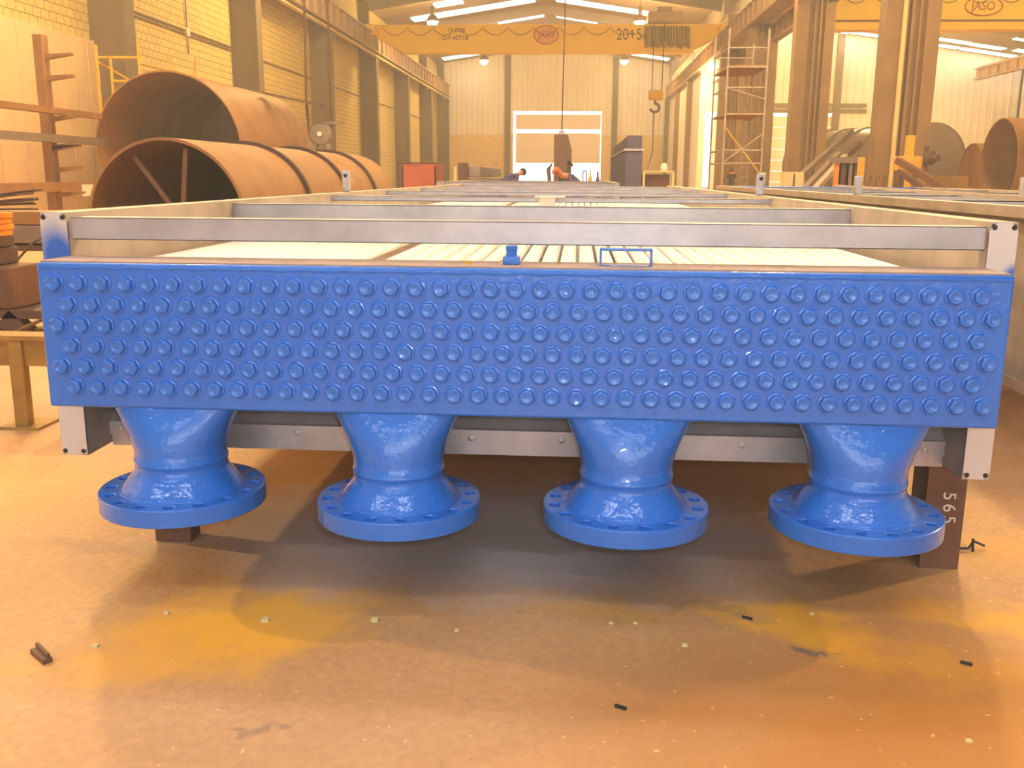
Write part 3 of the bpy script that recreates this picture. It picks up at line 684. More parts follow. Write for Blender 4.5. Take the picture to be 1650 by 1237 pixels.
for (x, y) in ((-.8, 14), (1.9, 14), (-.8, 21), (1.9, 21)):
    tag(MB().box((x-.07, y, 0), (x+.07, y+.14, .3)).build('support_post', 'rust_post', None, bevel=.004), 'brown steel post under the far galvanised bundle', 'support post', 'posts under the far bundle')
tag(MB().box((3.4, 2.85, 0), (5.6, 3.0, .14)).build('timber_bearer', 'wood', None, bevel=.005), 'timber bearer on the floor below the second bundle at the right edge', 'timber')
tag(MB().box((3.5, 3.9, 0), (6.6, 4.1, .13)).build('steel_channel', 'rust_post', None, bevel=.005), 'brown steel section on the floor beyond the timber bearer', 'steel section')

# ================================================================== LEFT SIDE
def shell(name, o, axis, R_, L, label, cat='steel cylinder', th=.03, m='rust', rings=(), group=None, braces=(), seg=72, inner=None):
    o = Vector(o); d = Vector(axis).normalized(); t = thing(name, (o.x+d.x*L/2, o.y+d.y*L/2, o.z-R_), label, cat, group)
    MB().lathe(o, d, [(R_, 0), (R_, L), (R_-th, L), (R_-th, 0)], seg, close=True).build('shell', m, t)
    MB().lathe(o, d, [(0, L-.06), (R_-th, L-.06), (R_-th, L-.03), (0, L-.03)], seg).build('end_plate', m, t)
    for h in rings: MB().lathe(o, d, [(R_, h), (R_+.045, h), (R_+.045, h+.09), (R_, h+.09)], seg, close=True).build('stiffening_ring', 'rust_dark', t)
    for (a, b) in braces: MB().bar(a, b, .045, .045).build('brace', 'rust_post', t, smooth=0)
    return t
# small flanged duct beside the bundle
ys = 7.0; e0_, e1_, e2_ = atY(143, 335, ys), atY(264, 221, ys), atY(394, 322, ys)
cx = (e0_.x+e2_.x)/2; Rs = (e2_.x-e0_.x)/2*1.01; cz = e1_.z-Rs
c = Vector((cx, ys, cz))
def rim(a, r=Rs*.97, dy=.05): return c+Vector((r*math.cos(a), dy, r*math.sin(a)))
cz_ok = cz-Rs
shell('steel_duct', c, (0, 1, 0), Rs, 7.9, 'flanged rusty steel duct section lying just left of the bundle', 'steel duct', rings=(2.3, 4.3, 6.2),
      braces=((c+Vector((-.33, .1, .62)), c+Vector((.12, .1, .0))), (c+Vector((.12, .1, .0)), c+Vector((.20, .1, .70))), (c+Vector((.12, .1, 0)), c+Vector((.3, .1, -.68)))))
# cradle blocks so the duct rests on the floor
for y in (8.2, 13.4):
    tag(MB().box((cx-.8, y, 0), (cx-.45, y+.3, max(.06, cz-math.sqrt(max(Rs**2-.45**2, 0))-.06))).build('timber_chock', 'wood', None, bevel=.01), 'timber chock under the left of the flanged duct', 'timber chock', 'chocks under the flanged duct')
# big plain cylinder behind it
yb = 22.6; b0_, b1_, b2_ = atY(153, 225, yb), atY(272, 113, yb), atY(389, 225, yb)
Rb = (b2_.x-b0_.x)/2; cb_ = Vector(((b0_.x+b2_.x)/2, yb, b1_.z-Rb))
shell('steel_cylinder', cb_, (0, 1, 0), Rb, 7.0, 'large plain rusty steel cylinder lying by the left wall behind the flanged duct', seg=96, th=.04)
# flat bracket plate fixed on top of the big cylinder
p = atY(470, 163, 27.); 
tag(MB().bar((p.x-.9, 27.2, p.z+.25), (p.x+.9, 27.2, p.z-.12), .5, .06).build('steel_plate', 'rust_dark', None, smooth=0), 'dark steel plate resting across the far top of the big cylinder', 'plate')

# cantilever rack with long sections
Yk = 19.6; pa, pb = atY(57, 55, Yk), atY(80, 330, Yk); rx = pa.x
t = thing('cantilever_rack', (rx, Yk, 0), 'tall steel cantilever rack with short arms against the left wall', 'rack')
MB().box((rx-.08, Yk-.02, 0), (rx+.14, Yk+.25, pa.z)).build('upright', 'rust', t, bevel=.01)
MB().box((rx-.5, Yk-.05, 0), (rx+1.0, Yk+.28, .12)).build('base_beam', 'rust', t, bevel=.01)
zs_arm = [atY(70, py, Yk).z for py in (88, 123, 236, 271)] + [at(0, py, 0, rx+.4).z-w/2-.055 for py, w in ((168, .13), (217, .17), (303, .2))]
for z in zs_arm:
    m = MB(); x0 = rx+.14; x1 = rx+.14+.62
    a = [m.bm.verts.new((X, yy, Z)) for yy in (Yk+.05, Yk+.18) for X, Z in ((x0, z+.02), (x1, z+.05), (x1, z+.0), (x0, z-.1))]
    for f in ((0, 1, 2, 3), (7, 6, 5, 4), (0, 4, 5, 1), (1, 5, 6, 2), (2, 6, 7, 3), (3, 7, 4, 0)): m.bm.faces.new([a[i] for i in f])
    m.build('arm', 'rust', t, smooth=0)
for (py, lab, mm_, w) in ((168, 'long rusty steel section on the upper level of the cantilever rack', 'rust', .13), (217, 'long grey steel section on the middle level of the cantilever rack', 'grey_steel', .17), (303, 'long rusty steel section on the lowest level of the cantilever rack', 'rust', .2)):
    X = rx+.4; z = at(0, py, 0, X).z
    tag(MB().box((X-.12, 8.5, z-w/2), (X+.12, 21.4, z+w/2)).build('steel_section', mm_, None, smooth=0), lab, 'steel section')
# smooth sheets standing against the block wall
y = 16.
k = 0
while y < 27.5:
    tag(MB().box((XL+.02, y, 0), (XL+.12, y+1.22, 5.1)).build('wall_sheet', 'sheet', None, bevel=.01), 'smooth beige sheet standing against the block wall behind the rack', 'wall sheet', 'beige sheets along the left wall'); y += 1.25
# conduits on the wall in the first bay
z = at(300, 49, 0, XL+.05).z
t = thing('wall_conduit', (XL, 33, z), 'pair of thin conduits running along the block wall with a drop', 'conduit')
MB().tube([(XL+.05, DX(30.6), z), (XL+.05, DX(42.4), z)], .035, 6).tube([(XL+.05, DX(30.6), z-.14), (XL+.05, DX(42.4), z-.14)], .035, 6).build('conduit_run', 'grey_steel', t)
yd = at(302, 60, 0, XL+.05).y
MB().tube([(XL+.06, yd, 8.8), (XL+.06, yd, at(304, 86, 0, XL+.05).z)], .03, 6).build('conduit_drop', 'grey_steel', t)
MB().box((XL, yd-.12, z-.2), (XL+.12, yd+.12, z+.1)).build('junction_box', 'white', t, bevel=.01)
for k in range(1, 5):
    z = at(300, 49, 0, XL+.05).z
    tag(MB().tube([(XL+.05, DX(30.6+12.5*k), z-.1), (XL+.05, DX(42.4+12.5*k), z-.1)], .05, 6).build('wall_conduit', 'grey_steel', None), ('thin conduit along the block wall beside the pulley block', 'thin conduit along the block wall in the bay beyond the pulley block', 'thin conduit along the block wall above the red bin', 'thin conduit along the left wall in the last bay')[k-1], 'conduit')
# yellow scaffold frames behind the big cylinder
def tubeset(segs, r, name, m, parent): 
    b = MB()
    for s_ in segs: b.tube(s_, r, 8)
    return b.build(name, m, parent)
yS = 25.6
A0, A1 = atY(154, 72, yS), atY(222, 70, yS); zS = A0.z
t = thing('yellow_scaffold', ((A0.x+A1.x)/2, yS, 0), 'yellow tubular scaffold frame behind the big cylinder by the wall', 'scaffold')
tubeset([[(A0.x, yS, 0), (A0.x, yS, zS)], [(A1.x, yS, 0), (A1.x, yS, zS)]], .05, 'standard', 'safety_yellow', t)
z1_ = atY(180, 93, yS).z; X2 = atY(178, 94, yS).x; z2_ = atY(190, 131, yS).z
tubeset([[(A0.x, yS, z1_), (A1.x, yS, z1_)], [(X2, yS, 0), (X2, yS, z1_)], [(X2, yS, z2_), (A1.x, yS, z2_)], [(A0.x, yS, 1.), (A1.x, yS, 1.)]], .042, 'crossbar', 'safety_yellow', t)
B0 = (A1.x, yS+2.4)
tubeset([[(A1.x, yS, z1_-.15), (A1.x, yS+4.2, z1_-.15)], [(A1.x, yS+4.2, 0), (A1.x, yS+4.2, zS+.1)], [(A1.x, yS+2.2, 0), (A1.x, yS+2.2, z1_+.35)], [(A0.x, yS, z1_-.1), (A1.x, yS+2., z2_-.5)]], .04, 'guard_rail', 'safety_yellow', t)

# yellow trestle near the left edge
yt = 1.62; ft_ = at(30, 690, 2, 0); zt_ = atY(30, 548, yt).z
X0, X1 = atY(15, 600, yt).x, atY(38, 600, yt).x; xe = atY(82, 548, yt).x
t = thing('trestle', ((X0+X1)/2, yt, 0), 'worn yellow steel trestle standing left of the blue header', 'trestle')
MB().box((X0, yt, 0), (X1, yt+.05, zt_)).build('leg', 'olive', t, bevel=.006)
MB().box((X0-1.2, yt-.01, zt_), (xe, yt+.12, zt_+.02)).box((X0-1.2, yt+.02, zt_-.12), (xe, yt+.035, zt_)).build('top_beam', 'olive', t, smooth=0)
m = MB(); g = [(X1, zt_), (xe+.03, zt_), (xe+.03, zt_-.30), (xe, zt_-.34)]
a = [m.bm.verts.new((X, yy, Z)) for yy in (yt+.09, yt+.105) for X, Z in g]
for f in ((0, 1, 2, 3), (7, 6, 5, 4), (0, 4, 5, 1), (1, 5, 6, 2), (2, 6, 7, 3), (3, 7, 4, 0)): m.bm.faces.new([a[i] for i in f])
m.build('gusset_plate', 'olive', t, smooth=0)
MB().box((X0-.06, yt-.03, 0), (X1+.06, yt+.15, .012)).build('foot_plate', 'olive', t, smooth=0)

# stacked material behind it
def px_box(name, x0, x1, y0, y1, Y, depth, m, label, cat, group=None, bevel=.006, zmin=None):
    a, b = atY(x0, y1, Y), atY(x1, y0, Y)
    z0 = a.z if zmin is None else zmin
    return tag(MB().box((a.x, Y, z0), (b.x, Y+depth, b.z)).build(name, m, None, bevel=bevel), label, cat, group)
yk2 = 4.0
tr = atY(0, 500, yk2); 
# bench carrying the stack
t = thing('steel_bench', (-2.6, yk2+.2, 0), 'dark steel bench with splayed leg at the left edge', 'bench')
zb0 = atY(30, 500, yk2).z; xb0, xb1 = -4.4, atY(72, 500, yk2).x
MB().box((xb0, yk2, zb0-.06), (xb1, yk2+.5, zb0)).build('bench_top', 'rust_dark', t, smooth=0)
p0, p1 = atY(8, 506, yk2), atY(38, 543, yk2)
MB().bar((p0.x-.02, yk2+.05, zb0-.05), (p1.x, yk2+.05, 0), .14, .1, up=(0, 1, 0)).build('leg', 'rust_dark', t, smooth=0)
MB().bar((xb0+.1, yk2+.05, zb0-.05), (xb0+.1, yk2+.05, 0), .14, .1).build('leg', 'rust_dark', t, smooth=0)
MB().bar((xb1-.1, yk2+.4, zb0-.05), (xb1-.1, yk2+.4, 0), .14, .1).build('leg', 'rust_dark', t, smooth=0)
MB().tube([(p0.x+.04, yk2, .02), (xb1-.02, yk2, zb0-.06)], .015, 6).build('brace', 'rust_post', t)
zc = zb0
rows = [(432, 500, 'rust_post', 64, 'brown steel box section, lowest on the dark steel bench'), (402, 431, 'rust_dark', 30, 'brown steel box section, second from the bottom on the dark bench')]
for (y0_, y1_, mm_, xr_, lab) in rows:
    a, b = atY(0, y1_, yk2), atY(xr_, y0_, yk2); b.x = atY(xr_, y0_, yk2+.4).x
    tag(MB().box((-4.3, yk2+.02, zc), (b.x, yk2+.4, b.z)).build('box_section', mm_, None, bevel=.012), lab, 'steel section'); zc = b.z
a, b = atY(0, 402, yk2), atY(22, 384, yk2); b.x = atY(24, 384, yk2+.35).x
tag(MB().box((-4.2, yk2+.05, zc), (b.x, yk2+.35, b.z)).build('box_section', 'rust_dark', None, bevel=.01), 'dark box section below the orange bars', 'steel section'); zc = b.z
dz_ = (atY(10, 345, yk2).z-zc)/4
for k in range(4):
    b = atY(20+k % 2*3, 360, yk2+.33)
    tag(MB().box((-4.1, yk2+.1, zc+k*dz_+.001), (b.x, yk2+.33, zc+(k+1)*dz_)).build('orange_bar', 'orange', None, bevel=.006), 'bright orange bar in the small stack at the left edge', 'bar', 'orange bars stacked at the left edge')
zc += 4*dz_
m = MB()
for k in range(14):
    x = -4.0+random.random()*.9; m.tube([(x, yk2+.1+.015*k, zc+.008), (atY(44, 330, yk2).x-random.random()*.12, yk2+.12+.015*k, zc+.03+.14*random.random())], .006, 5)
tag(m.build('wire_bundle', 'rust_dark', None), 'loose bundle of thin dark rods on the orange bars', 'rods')
# grey sections further back
for (x0_, x1_, y0_, y1_, mm_, lab) in ((14, 68, 364, 392, 'grey_steel', 'grey steel section behind the orange bars, lower of two'), (18, 68, 341, 362, 'rust', 'brown steel section behind the orange bars, upper of two')):
    a, b = atY(x0_, y1_, 6.2), atY(x1_+30, y0_, 6.2)
    tag(MB().box((-6., 6.2, a.z), (b.x, 6.6, b.z)).build('box_section', mm_, None, bevel=.01), lab, 'steel section')
zl_ = atY(40, 392, 6.2).z-.02
t = thing('support_stand', (-4, 6.4, 0), 'low brown stand carrying the grey steel sections left of the rail end', 'stand')
for x in (-5.4, -3.2): MB().box((x-.06, 6.3, 0), (x+.06, 6.5, zl_)).build('leg', 'rust_dark', t, smooth=0)
MB().box((-5.6, 6.2, zl_-.05), (-3., 6.6, zl_)).build('top_beam', 'rust_dark', t, smooth=0)
m = MB(); pA_ = atY(40, 405, 5.8); pB_ = atY(66, 384, 5.8)
m.tube([(pA_.x, 5.8, pA_.z), (pA_.x+.1, 5.8, pA_.z+.09), (pB_.x, 5.8, pB_.z)], .012, 6)
m.tube([(pA_.x, 5.8, pA_.z), (pA_.x-.1, 5.8, pA_.z-.1), (pA_.x-.1, 5.8, 0)], .012, 6)
tag(m.build('bent_rod', 'rust_dark', None), 'curved dark rod left of the painted rail end', 'rod')
Xs = rx+.52; a, b = at(133, 316, 0, Xs), at(151, 297, 0, Xs)
tag(MB().box((Xs, a.y, a.z), (Xs+.01, b.y, b.z)).build('paper_tag', 'white', None, smooth=0), 'white paper tag hanging on the lowest section of the rack', 'paper tag')

# ================================================================== FAR MIDDLE
yf_ = 25.
def panel(x0, x1, py0, Y, L, m1, m2, label, split=None):
    a = atY(x0, py0, Y); b = atY(x1, py0, Y)
    t = thing('steel_box_girder', ((a.x+b.x)/2, Y+L/2, 0), label, 'box girder')
    zt_ = a.z
    if split:
        zs = atY(x0, split, Y).z
        MB().box((a.x-.06, Y-.05, .0), (b.x+.02, Y+L, zs)).build('lower_box', m2, t, bevel=.02)
        MB().box((a.x-.1, Y-.1, zs), (b.x+.06, Y+L, zs+.06)).build('seam_flange', 'galv', t, smooth=0)
        MB().box((a.x, Y, zs+.06), (b.x, Y+L, zt_)).build('upper_box', m1, t, bevel=.02)
    else:
        MB().box((a.x, Y, 0), (b.x, Y+L, zt_)).build('panel_body', m1, t, bevel=.02)
        zs = atY(x0, 258, Y).z
        MB().box((b.x, Y+.3, zs-.03), (b.x+.08, Y+L, zs+.03)).build('seam_flange', m2, t, smooth=0)
    return t
pn = panel(893, 915, 216, yf_, 15., 'slab', 'slab', 'tall dark brown panel standing on edge in front of the far door')
p = atY(905, 216, yf_); MB().box((p.x-.08, yf_+.1, p.z), (p.x+.08, yf_+.2, p.z+.1)).build('lifting_eye', 'galv', pn)
panel(1012, 1035, 218, yf_, 12., 'slab_blue', 'slab_blue', 'tall blue grey stepped panel right of the far door', split=243)
p2 = atY(913, 5, yf_); tag(MB().tube([(p.x, yf_+.15, p.z+.08), (p2.x, yf_+.15, 9.9)], .02, 6).build('sling_cable', 'cable', None), 'thin dark cable hanging straight down to the brown panel', 'cable')
# red bin
a, b = atY(648, 296, 24.), atY(702, 262, 24.)
t = thing('red_bin', ((a.x+b.x)/2, 24.5, 0), 'red brown sheet metal bin right of the flanged duct', 'bin')
m = MB(); xs_ = [a.x, a.x+.25, a.x+.3, a.x+.45, (a.x+b.x)/2-.1, (a.x+b.x)/2+.12, b.x]; zs_ = [b.z-.02, b.z-.02, b.z-.14, b.z-.05, b.z-.1, b.z-.02, b.z-.02]
for yy in (24., 25.5):
    f = [m.bm.verts.new((X, yy, 0)) for X in (b.x, a.x)] + [m.bm.verts.new((X, yy, Z)) for X, Z in zip(xs_, zs_)]
    f2 = [m.bm.verts.new((v_.co.x, yy+.03, v_.co.z)) for v_ in f]
    m.bm.faces.new(f); m.bm.faces.new(f2[::-1])
    for i in range(len(f)): m.bm.faces.new([f[i], f[(i+1) % len(f)], f2[(i+1) % len(f)], f2[i]])
m.box((a.x, 24., 0), (a.x+.03, 25.5, b.z-.1)).box((b.x-.03, 24., 0), (b.x, 25.5, b.z-.1)).box((a.x, 24., 0), (b.x, 25.5, .05)).build('bin_body', 'red', t, smooth=0)
tubeset([[(a.x-.1, 24., 0), (a.x-.1, 24., b.z)], [(b.x+.06, 24., 0), (b.x+.06, 24., b.z)], [(a.x-.1, 24., b.z-.01), (b.x+.06, 24., b.z-.01)]], .02, 'rail_frame', 'rust_dark', t)
# crate of grey sections with black end
a, b = atY(738, 292, 26.), atY(753, 262, 26.); c_ = atY(800, 268, 30)
t = thing('bundle_crate', ((a.x+b.x)/2, 28, 0), 'stack of grey sections with a dark end left of the far door', 'crate')
MB().box((a.x, 26., .3), (b.x+.0, 26.3, b.z)).build('end_board', 'rust_dark', t, bevel=.02)
for k in range(3):
    z0 = .35+(b.z-.4)*k/3; MB().box((b.x-.2, 26.3, z0), (b.x+.35, 34., z0+(b.z-.4)/3-.05)).build('stacked_section', 'silver', t, bevel=.02)
MB().box((a.x, 26., 0), (a.x+.12, 34, .3)).box((b.x-.12, 26., 0), (b.x, 34, .3)).build('bearer', 'rust_dark', t, smooth=0)
MB().box((a.x-.12, 25.95, 0), (a.x-.03, 26.05, b.z-.12)).build('corner_post', 'pale', t)
# bench and rail right of the blue grey panel
a, b = atY(1036, 275, 25.), atY(1087, 275, 25.)
t = thing('work_bench', ((a.x+b.x)/2, 25.4, 0), 'brown bench with pale top rail right of the blue grey panel', 'bench')
MB().box((a.x, 25., a.z-.04), (b.x, 25.8, a.z)).build('bench_top', 'pale', t, smooth=0); MB().box((a.x, 25.3, 0), (b.x-.1, 25.8, a.z-.1)).build('bench_panel', 'rust_post', t, smooth=0)
MB().box((b.x-.06, 24.96, 0), (b.x, 25.04, a.z)).build('leg', 'pale', t); MB().box((a.x, 24.96, 0), (a.x+.06, 25.04, a.z)).build('leg', 'pale', t)
p = atY(1070, 268, 25.4); tag(MB().lathe((p.x, 25.4, a.z), (0, 0, 1), [(0, 0), (.09, 0), (.11, .08), (.09, .17), (.05, .21), (0, .22)], 16).build('white_canister', 'white', None), 'small white canister on the pale topped bench', 'canister')
# small tools standing on the far bundle
zt3 = 1.03
def onb(px): return at(px, 291, 2, zt3)
p = atY(885, 291, 24.); q = MB().tube([(p.x, 24, 0), (p.x, 24, 1.1), (p.x-.03, 24, 1.3), (p.x+.07, 24, 1.45)], [.05, .05, .06, .02], 8).build('gas_hose', 'rust_dark', None); tag(q, 'dark curved hose stand left of the brown panel', 'hose stand')
def loopthing(px, Y, m, name, label, cat):
    p = atY(px, 291, Y); b = MB()
    b.tube([(p.x-.05, Y, 0), (p.x-.05, Y, 1.2)] + [(p.x+.05*math.cos(a_), Y, 1.2+.06*math.sin(a_)) for a_ in [PI-k*PI/6 for k in range(1, 7)]] + [(p.x+.05, Y, 0)], .018, 6)
    return tag(b.build(name, m, None), label, cat)
loopthing(942, 23.2, 'dark', 'lifting_loop', 'black lifting loop standing right of the brown panel', 'lifting loop')
def cone(px, Y, h, r, m, name, label, cat):
    p = atY(px, 291, Y); return tag(MB().lathe((p.x, Y, 0), (0, 0, 1), [(0, 0), (r, 0), (r, h*.75), (r*.35, h*.9), (r*.3, h), (0, h)], 16).build(name, m, None), label, cat)
cone(951, 22.9, 1.28, .07, 'safety_yellow', 'gas_cylinder', 'slim yellow gas bottle right of the brown panel', 'gas bottle')
cone(963, 23., 1.25, .08, 'cloth_blue', 'gas_cylinder', 'slim blue gas bottle beside the yellow one', 'gas bottle')
# ---- people
def person(px, Y, headpy, lean, facing, label, cloth, cap=None, trousers='cloth_dark'):
    p = atY(px, headpy, Y); top = p.z; H = 1.74
    hip = Vector((p.x-facing.x*lean*.55, Y-facing.y*lean*.55, .92))
    ang = math.acos(max(-1, min(1, (top-.10-.92)/.78))) if top < 1.7 else .05
    d = Vector((facing.x*math.sin(ang), facing.y*math.sin(ang), math.cos(ang))); side = Vector((-facing.y, facing.x, 0))
    chest = hip+d*.42; neck = hip+d*.56; head = neck+d*.14+Vector((0, 0, .0))
    V = []; Ed = []; Rr = []
    def add(co, r, par=None):
        V.append(tuple(co)); Rr.append(r)
        if par is not None: Ed.append((par, len(V)-1))
        return len(V)-1
    i0 = add(hip, .15); i1 = add(hip+d*.2, .14, i0); i2 = add(chest, .165, i1); i3 = add(neck, .065, i2); i4 = add(neck+d*.07, .06, i3); i5 = add(head+d*.02, .095, i4); add(head+d*.10, .07, i5)
    for s_ in (1, -1):
        sh = add(chest+side*s_*.19+d*.06, .07, i2); el = add(chest+side*s_*.25-d*.12+facing*.12-Vector((0, 0, .12)), .048, sh); wr = add(V[el][0:3] and Vector(V[el])+facing*.22-Vector((0, 0, .10)), .036, el); add(Vector(V[wr])+facing*.09-Vector((0, 0, .03)), .03, wr)
        th = add(hip+side*s_*.1-Vector((0, 0, .08)), .10, i0); kn = add(hip+side*s_*.12-Vector((0, 0, .45))+facing*.06, .07, th); an = add(Vector((hip.x, hip.y, .08))+side*s_*.13, .048, kn); add(Vector((hip.x, hip.y, .04))+side*s_*.13+facing*.15, .04, an)
    me = bpy.data.meshes.new('person'); me.from_pydata(V, Ed, []); o = bpy.data.objects.new('person', me); C.objects.link(o)
    sk = o.modifiers.new('skin', 'SKIN'); ss = o.modifiers.new('sub', 'SUBSURF'); ss.levels = 2; ss.render_levels = 2
    me.materials.append(K['skin'])
    for i, v_ in enumerate(me.skin_vertices[0].data): v_.radius = (Rr[i], Rr[i]); v_.use_root = (i == 0)
    tag(o, label, 'person')
    # overall: follows torso and legs, a little larger than the body
    V2 = [V[0], V[1], V[2], tuple(Vector(V[3])-d*.05)]; E2 = [(0, 1), (1, 2), (2, 3)]; R2 = [.175, .165, .19, .08]
    base = 7
    for s_ in range(2):
        b = base+s_*8; n0 = len(V2)
        V2 += [V[b], V[b+1], tuple((Vector(V[b+1])+Vector(V[b+2]))/2)]; E2 += [(2, n0), (n0, n0+1), (n0+1, n0+2)]; R2 += [.09, .065, .055]
        n0 = len(V2); V2 += [V[b+4], V[b+5], V[b+6]]; E2 += [(0, n0), (n0, n0+1), (n0+1, n0+2)]; R2 += [.12, .09, .07]
    me2 = bpy.data.meshes.new('overalls'); me2.from_pydata(V2, E2, []); c2 = bpy.data.objects.new('overalls', me2); C.objects.link(c2); c2.parent = o
    c2.modifiers.new('skin', 'SKIN'); q_ = c2.modifiers.new('sub', 'SUBSURF'); q_.levels = 1; q_.render_levels = 1
    me2.materials.append(K[cloth])
    for i, v_ in enumerate(me2.skin_vertices[0].data): v_.radius = (R2[i], R2[i]); v_.use_root = (i == 0)
    hp = head+d*.07
    b = MB(); b.lathe(hp, d, [(.112, -.03), (.115, .02), (.095, .08), (.05, .105), (0, .11)], 18)
    if cap: b.lathe(hp+facing*.1, d, [(0, 0), (.075, 0), (.075, .012), (0, .012)], 14)
    b.build('cap' if cap else 'hair', cap or 'hair', o)
    fc = MB(); fr = head+d*.02+facing*.095
    fc.lathe(fr, facing, [(.018, -.03), (.014, .01), (0, .03)], 8); fc.build('nose', 'skin', o)
    return o
person(816, 27., 271, .3, Vector((.9, .43, 0)).normalized(), 'person in blue workwear bending over left of the brown panel', 'cloth_blue')
person(924, 23.7, 270, .3, Vector((-.8, -.6, 0)).normalized(), 'person in blue workwear and orange cap in front of the brown panel', 'cloth_blue', 'cap_orange')
person(1180, 57., 271, .0, Vector((-.2, -1, 0)).normalized(), 'distant dark figure standing behind the scaffold tower', 'cloth_dark')

# ================================================================== SCAFFOLD TOWER AND RIGHT BAY
ysc = 26.
xa_, xb_ = atY(1168, 200, ysc).x, atY(1231, 200, ysc).x; ztp = atY(1231, 46, ysc).z
t = thing('scaffold_tower', ((xa_+xb_)/2, ysc+.9, 0), 'tall mobile scaffold tower with platforms in front of the right columns', 'scaffold')
yb_ = ysc+2.4
for (X, Y, z) in ((xa_, ysc, ztp), (xb_, ysc, ztp), (xa_-.05, yb_, ztp+.1), (xb_, yb_, ztp-.1)):
    MB().tube([(X, Y, .1), (X, Y, z)], .028, 8).build('standard', 'galv_dull', t)
    MB().lathe((X, Y-.03, .1), (0, 1, 0), [(0, 0), (.1, 0), (.1, .06), (0, .06)], 16).build('castor', 'dark', t)
for py in (77, 108, 141, 184, 242, 263):
    z = atY(1200, py, ysc).z
    tubeset([[(xa_, ysc, z), (xb_, ysc, z)], [(xa_-.05, yb_, z), (xb_, yb_, z)], [(xa_, ysc, z), (xa_-.05, yb_, z)], [(xb_, ysc, z), (xb_, yb_, z)]], .022, 'ledger', 'galv_dull', t)
for py in (109, 186):
    z = atY(1200, py, ysc).z; MB().box((xa_, ysc+.05, z+.02), (xb_, yb_-.05, z+.08)).build('platform', 'wood', t, smooth=0)
def dz(py): return atY(1200, py, ysc).z
tubeset([[(xa_, ysc, dz(204)), (xb_, ysc, dz(282))]], .022, 'brace', 'safety_yellow', t)
tubeset([[(xb_, ysc, dz(215)), (xa_, ysc, dz(262))]], .018, 'brace', 'galv_dull', t); tubeset([[(xa_, ysc, dz(141)), (xb_, ysc, dz(160))]], .018, 'brace', 'galv_dull', t)
lad = []
lx0, lx1 = atY(1196, 230, yb_-.2).x, atY(1207, 230, yb_-.2).x
lad += [[(lx0, yb_-.2, .1), (lx0, yb_-.2, dz(108))], [(lx1, yb_-.2, .1), (lx1, yb_-.2, dz(108))]]
z = .3
while z < dz(108): lad.append([(lx0, yb_-.2, z), (lx1, yb_-.2, z)]); z += .28
tubeset(lad, .014, 'ladder', 'galv_dull', t)

# ribbed silver duct in the right bay, ducts at right edge
a, b = atY(1300, 262, 52.), atY(1420, 254, 40.)
Rd = 1.75; a = Vector((12.6, 48., Rd)); b = Vector((17.0, 40., Rd)); a = Vector((13.7, 51., Rd)); b = Vector((17.2, 42.5, Rd))
t = shell('ribbed_duct', a, b-a, Rd, (b-a).length, 'large silver ribbed duct lying behind the tall brown column', 'steel duct', m='silver')
for k in range(7):
    h = .25+k*((b-a).length-.5)/6
    MB().lathe(a, b-a, [(Rd, h), (Rd+.07, h), (Rd+.07, h+.12), (Rd, h+.12)], 64, close=True).build('stiffening_ring', 'grey_steel', t)
yo = 36.; d_ = yo+2.385
pc, pt = atY(1609, 252, yo), atY(1609, 190, yo); Rr_ = pt.z/2*1.0
o_ = Vector((pc.x, yo, Rr_)); shell('steel_cylinder', o_, (1, .0, 0), Rr_, 5.5, 'large rusty steel cylinder at the right edge with its open end facing left', m='rust', seg=80, th=.04)
r2 = 1.3; o2 = Vector((atY(1562, 285, yo+4.4).x, yo+4.4, r2))
t = thing('steel_cylinder', (o2.x+.8, o2.y, 0), 'smaller rusty steel cylinder lying left of the open ended one', 'steel cylinder')
MB().lathe(o2, (1, 0, 0), [(r2-.03, 0), (r2, 0), (r2, 3.2), (r2-.03, 3.2)], 64, close=True).build('shell', 'rust', t)
MB().lathe(o2, (1, 0, 0), [(0, .05), (r2-.03, .05), (r2-.03, .09), (0, .09)], 64).build('end_plate', 'rust', t)
# leaning box sections
def lean(a, b, Y0, Y1, w, m, label, cat='steel section', name='box_section', base0=False):
    p, q = atY(*a, Y0), atY(*b, Y1)
    if base0:                                   # foot on the floor: carry the line on down
        low, hi = (p, q) if p.z < q.z else (q, p); dv = (low-hi); dv *= (hi.z-w*.5)/max(1e-3, hi.z-low.z); low = hi+dv; p, q = low, hi
    return tag(MB().bar(p, q, w, w).build(name, m, None, smooth=0), label, cat)
lean((1318, 283), (1352, 248), 20.2, 21.6, .13, 'grey_steel', 'grey box section leaning left of the second brown column', base0=True)
lean((1330, 287), (1362, 252), 19.6, 21.2, .12, 'galv_dull', 'pale box section leaning left of the second brown column, nearest of the lean', base0=True)
lean((1306, 270), (1372, 210), 24., 27., .14, 'grey_steel', 'long grey brown beam rising up towards the second brown column', base0=True)
lean((1350, 262), (1384, 232), 22., 23., .15, 'rust_dark', 'dark box section propped against the second brown column', base0=True)
t = thing('section_stand', (atY(1362, 280, 18.2).x, 18.2, 0), 'brown stand of upright box sections before the second brown column', 'stand')
for (px, m_, w) in ((1352, 'orange', .1), (1360, 'rust_dark', .2), (1370, 'grey_steel', .17), (1380, 'slab', .16)):
    p = atY(px, 262 if m_ != 'orange' else 254, 18.2); MB().box((p.x-w/2, 18.15, 0), (p.x+w/2, 18.35, p.z)).build('upright', m_, t, smooth=0)
p = atY(1365, 258, 18.2); MB().box((p.x-.3, 18.1, p.z-.06), (p.x+.28, 18.4, p.z+.06)).build('head_plate', 'grey_steel', t, smooth=0)
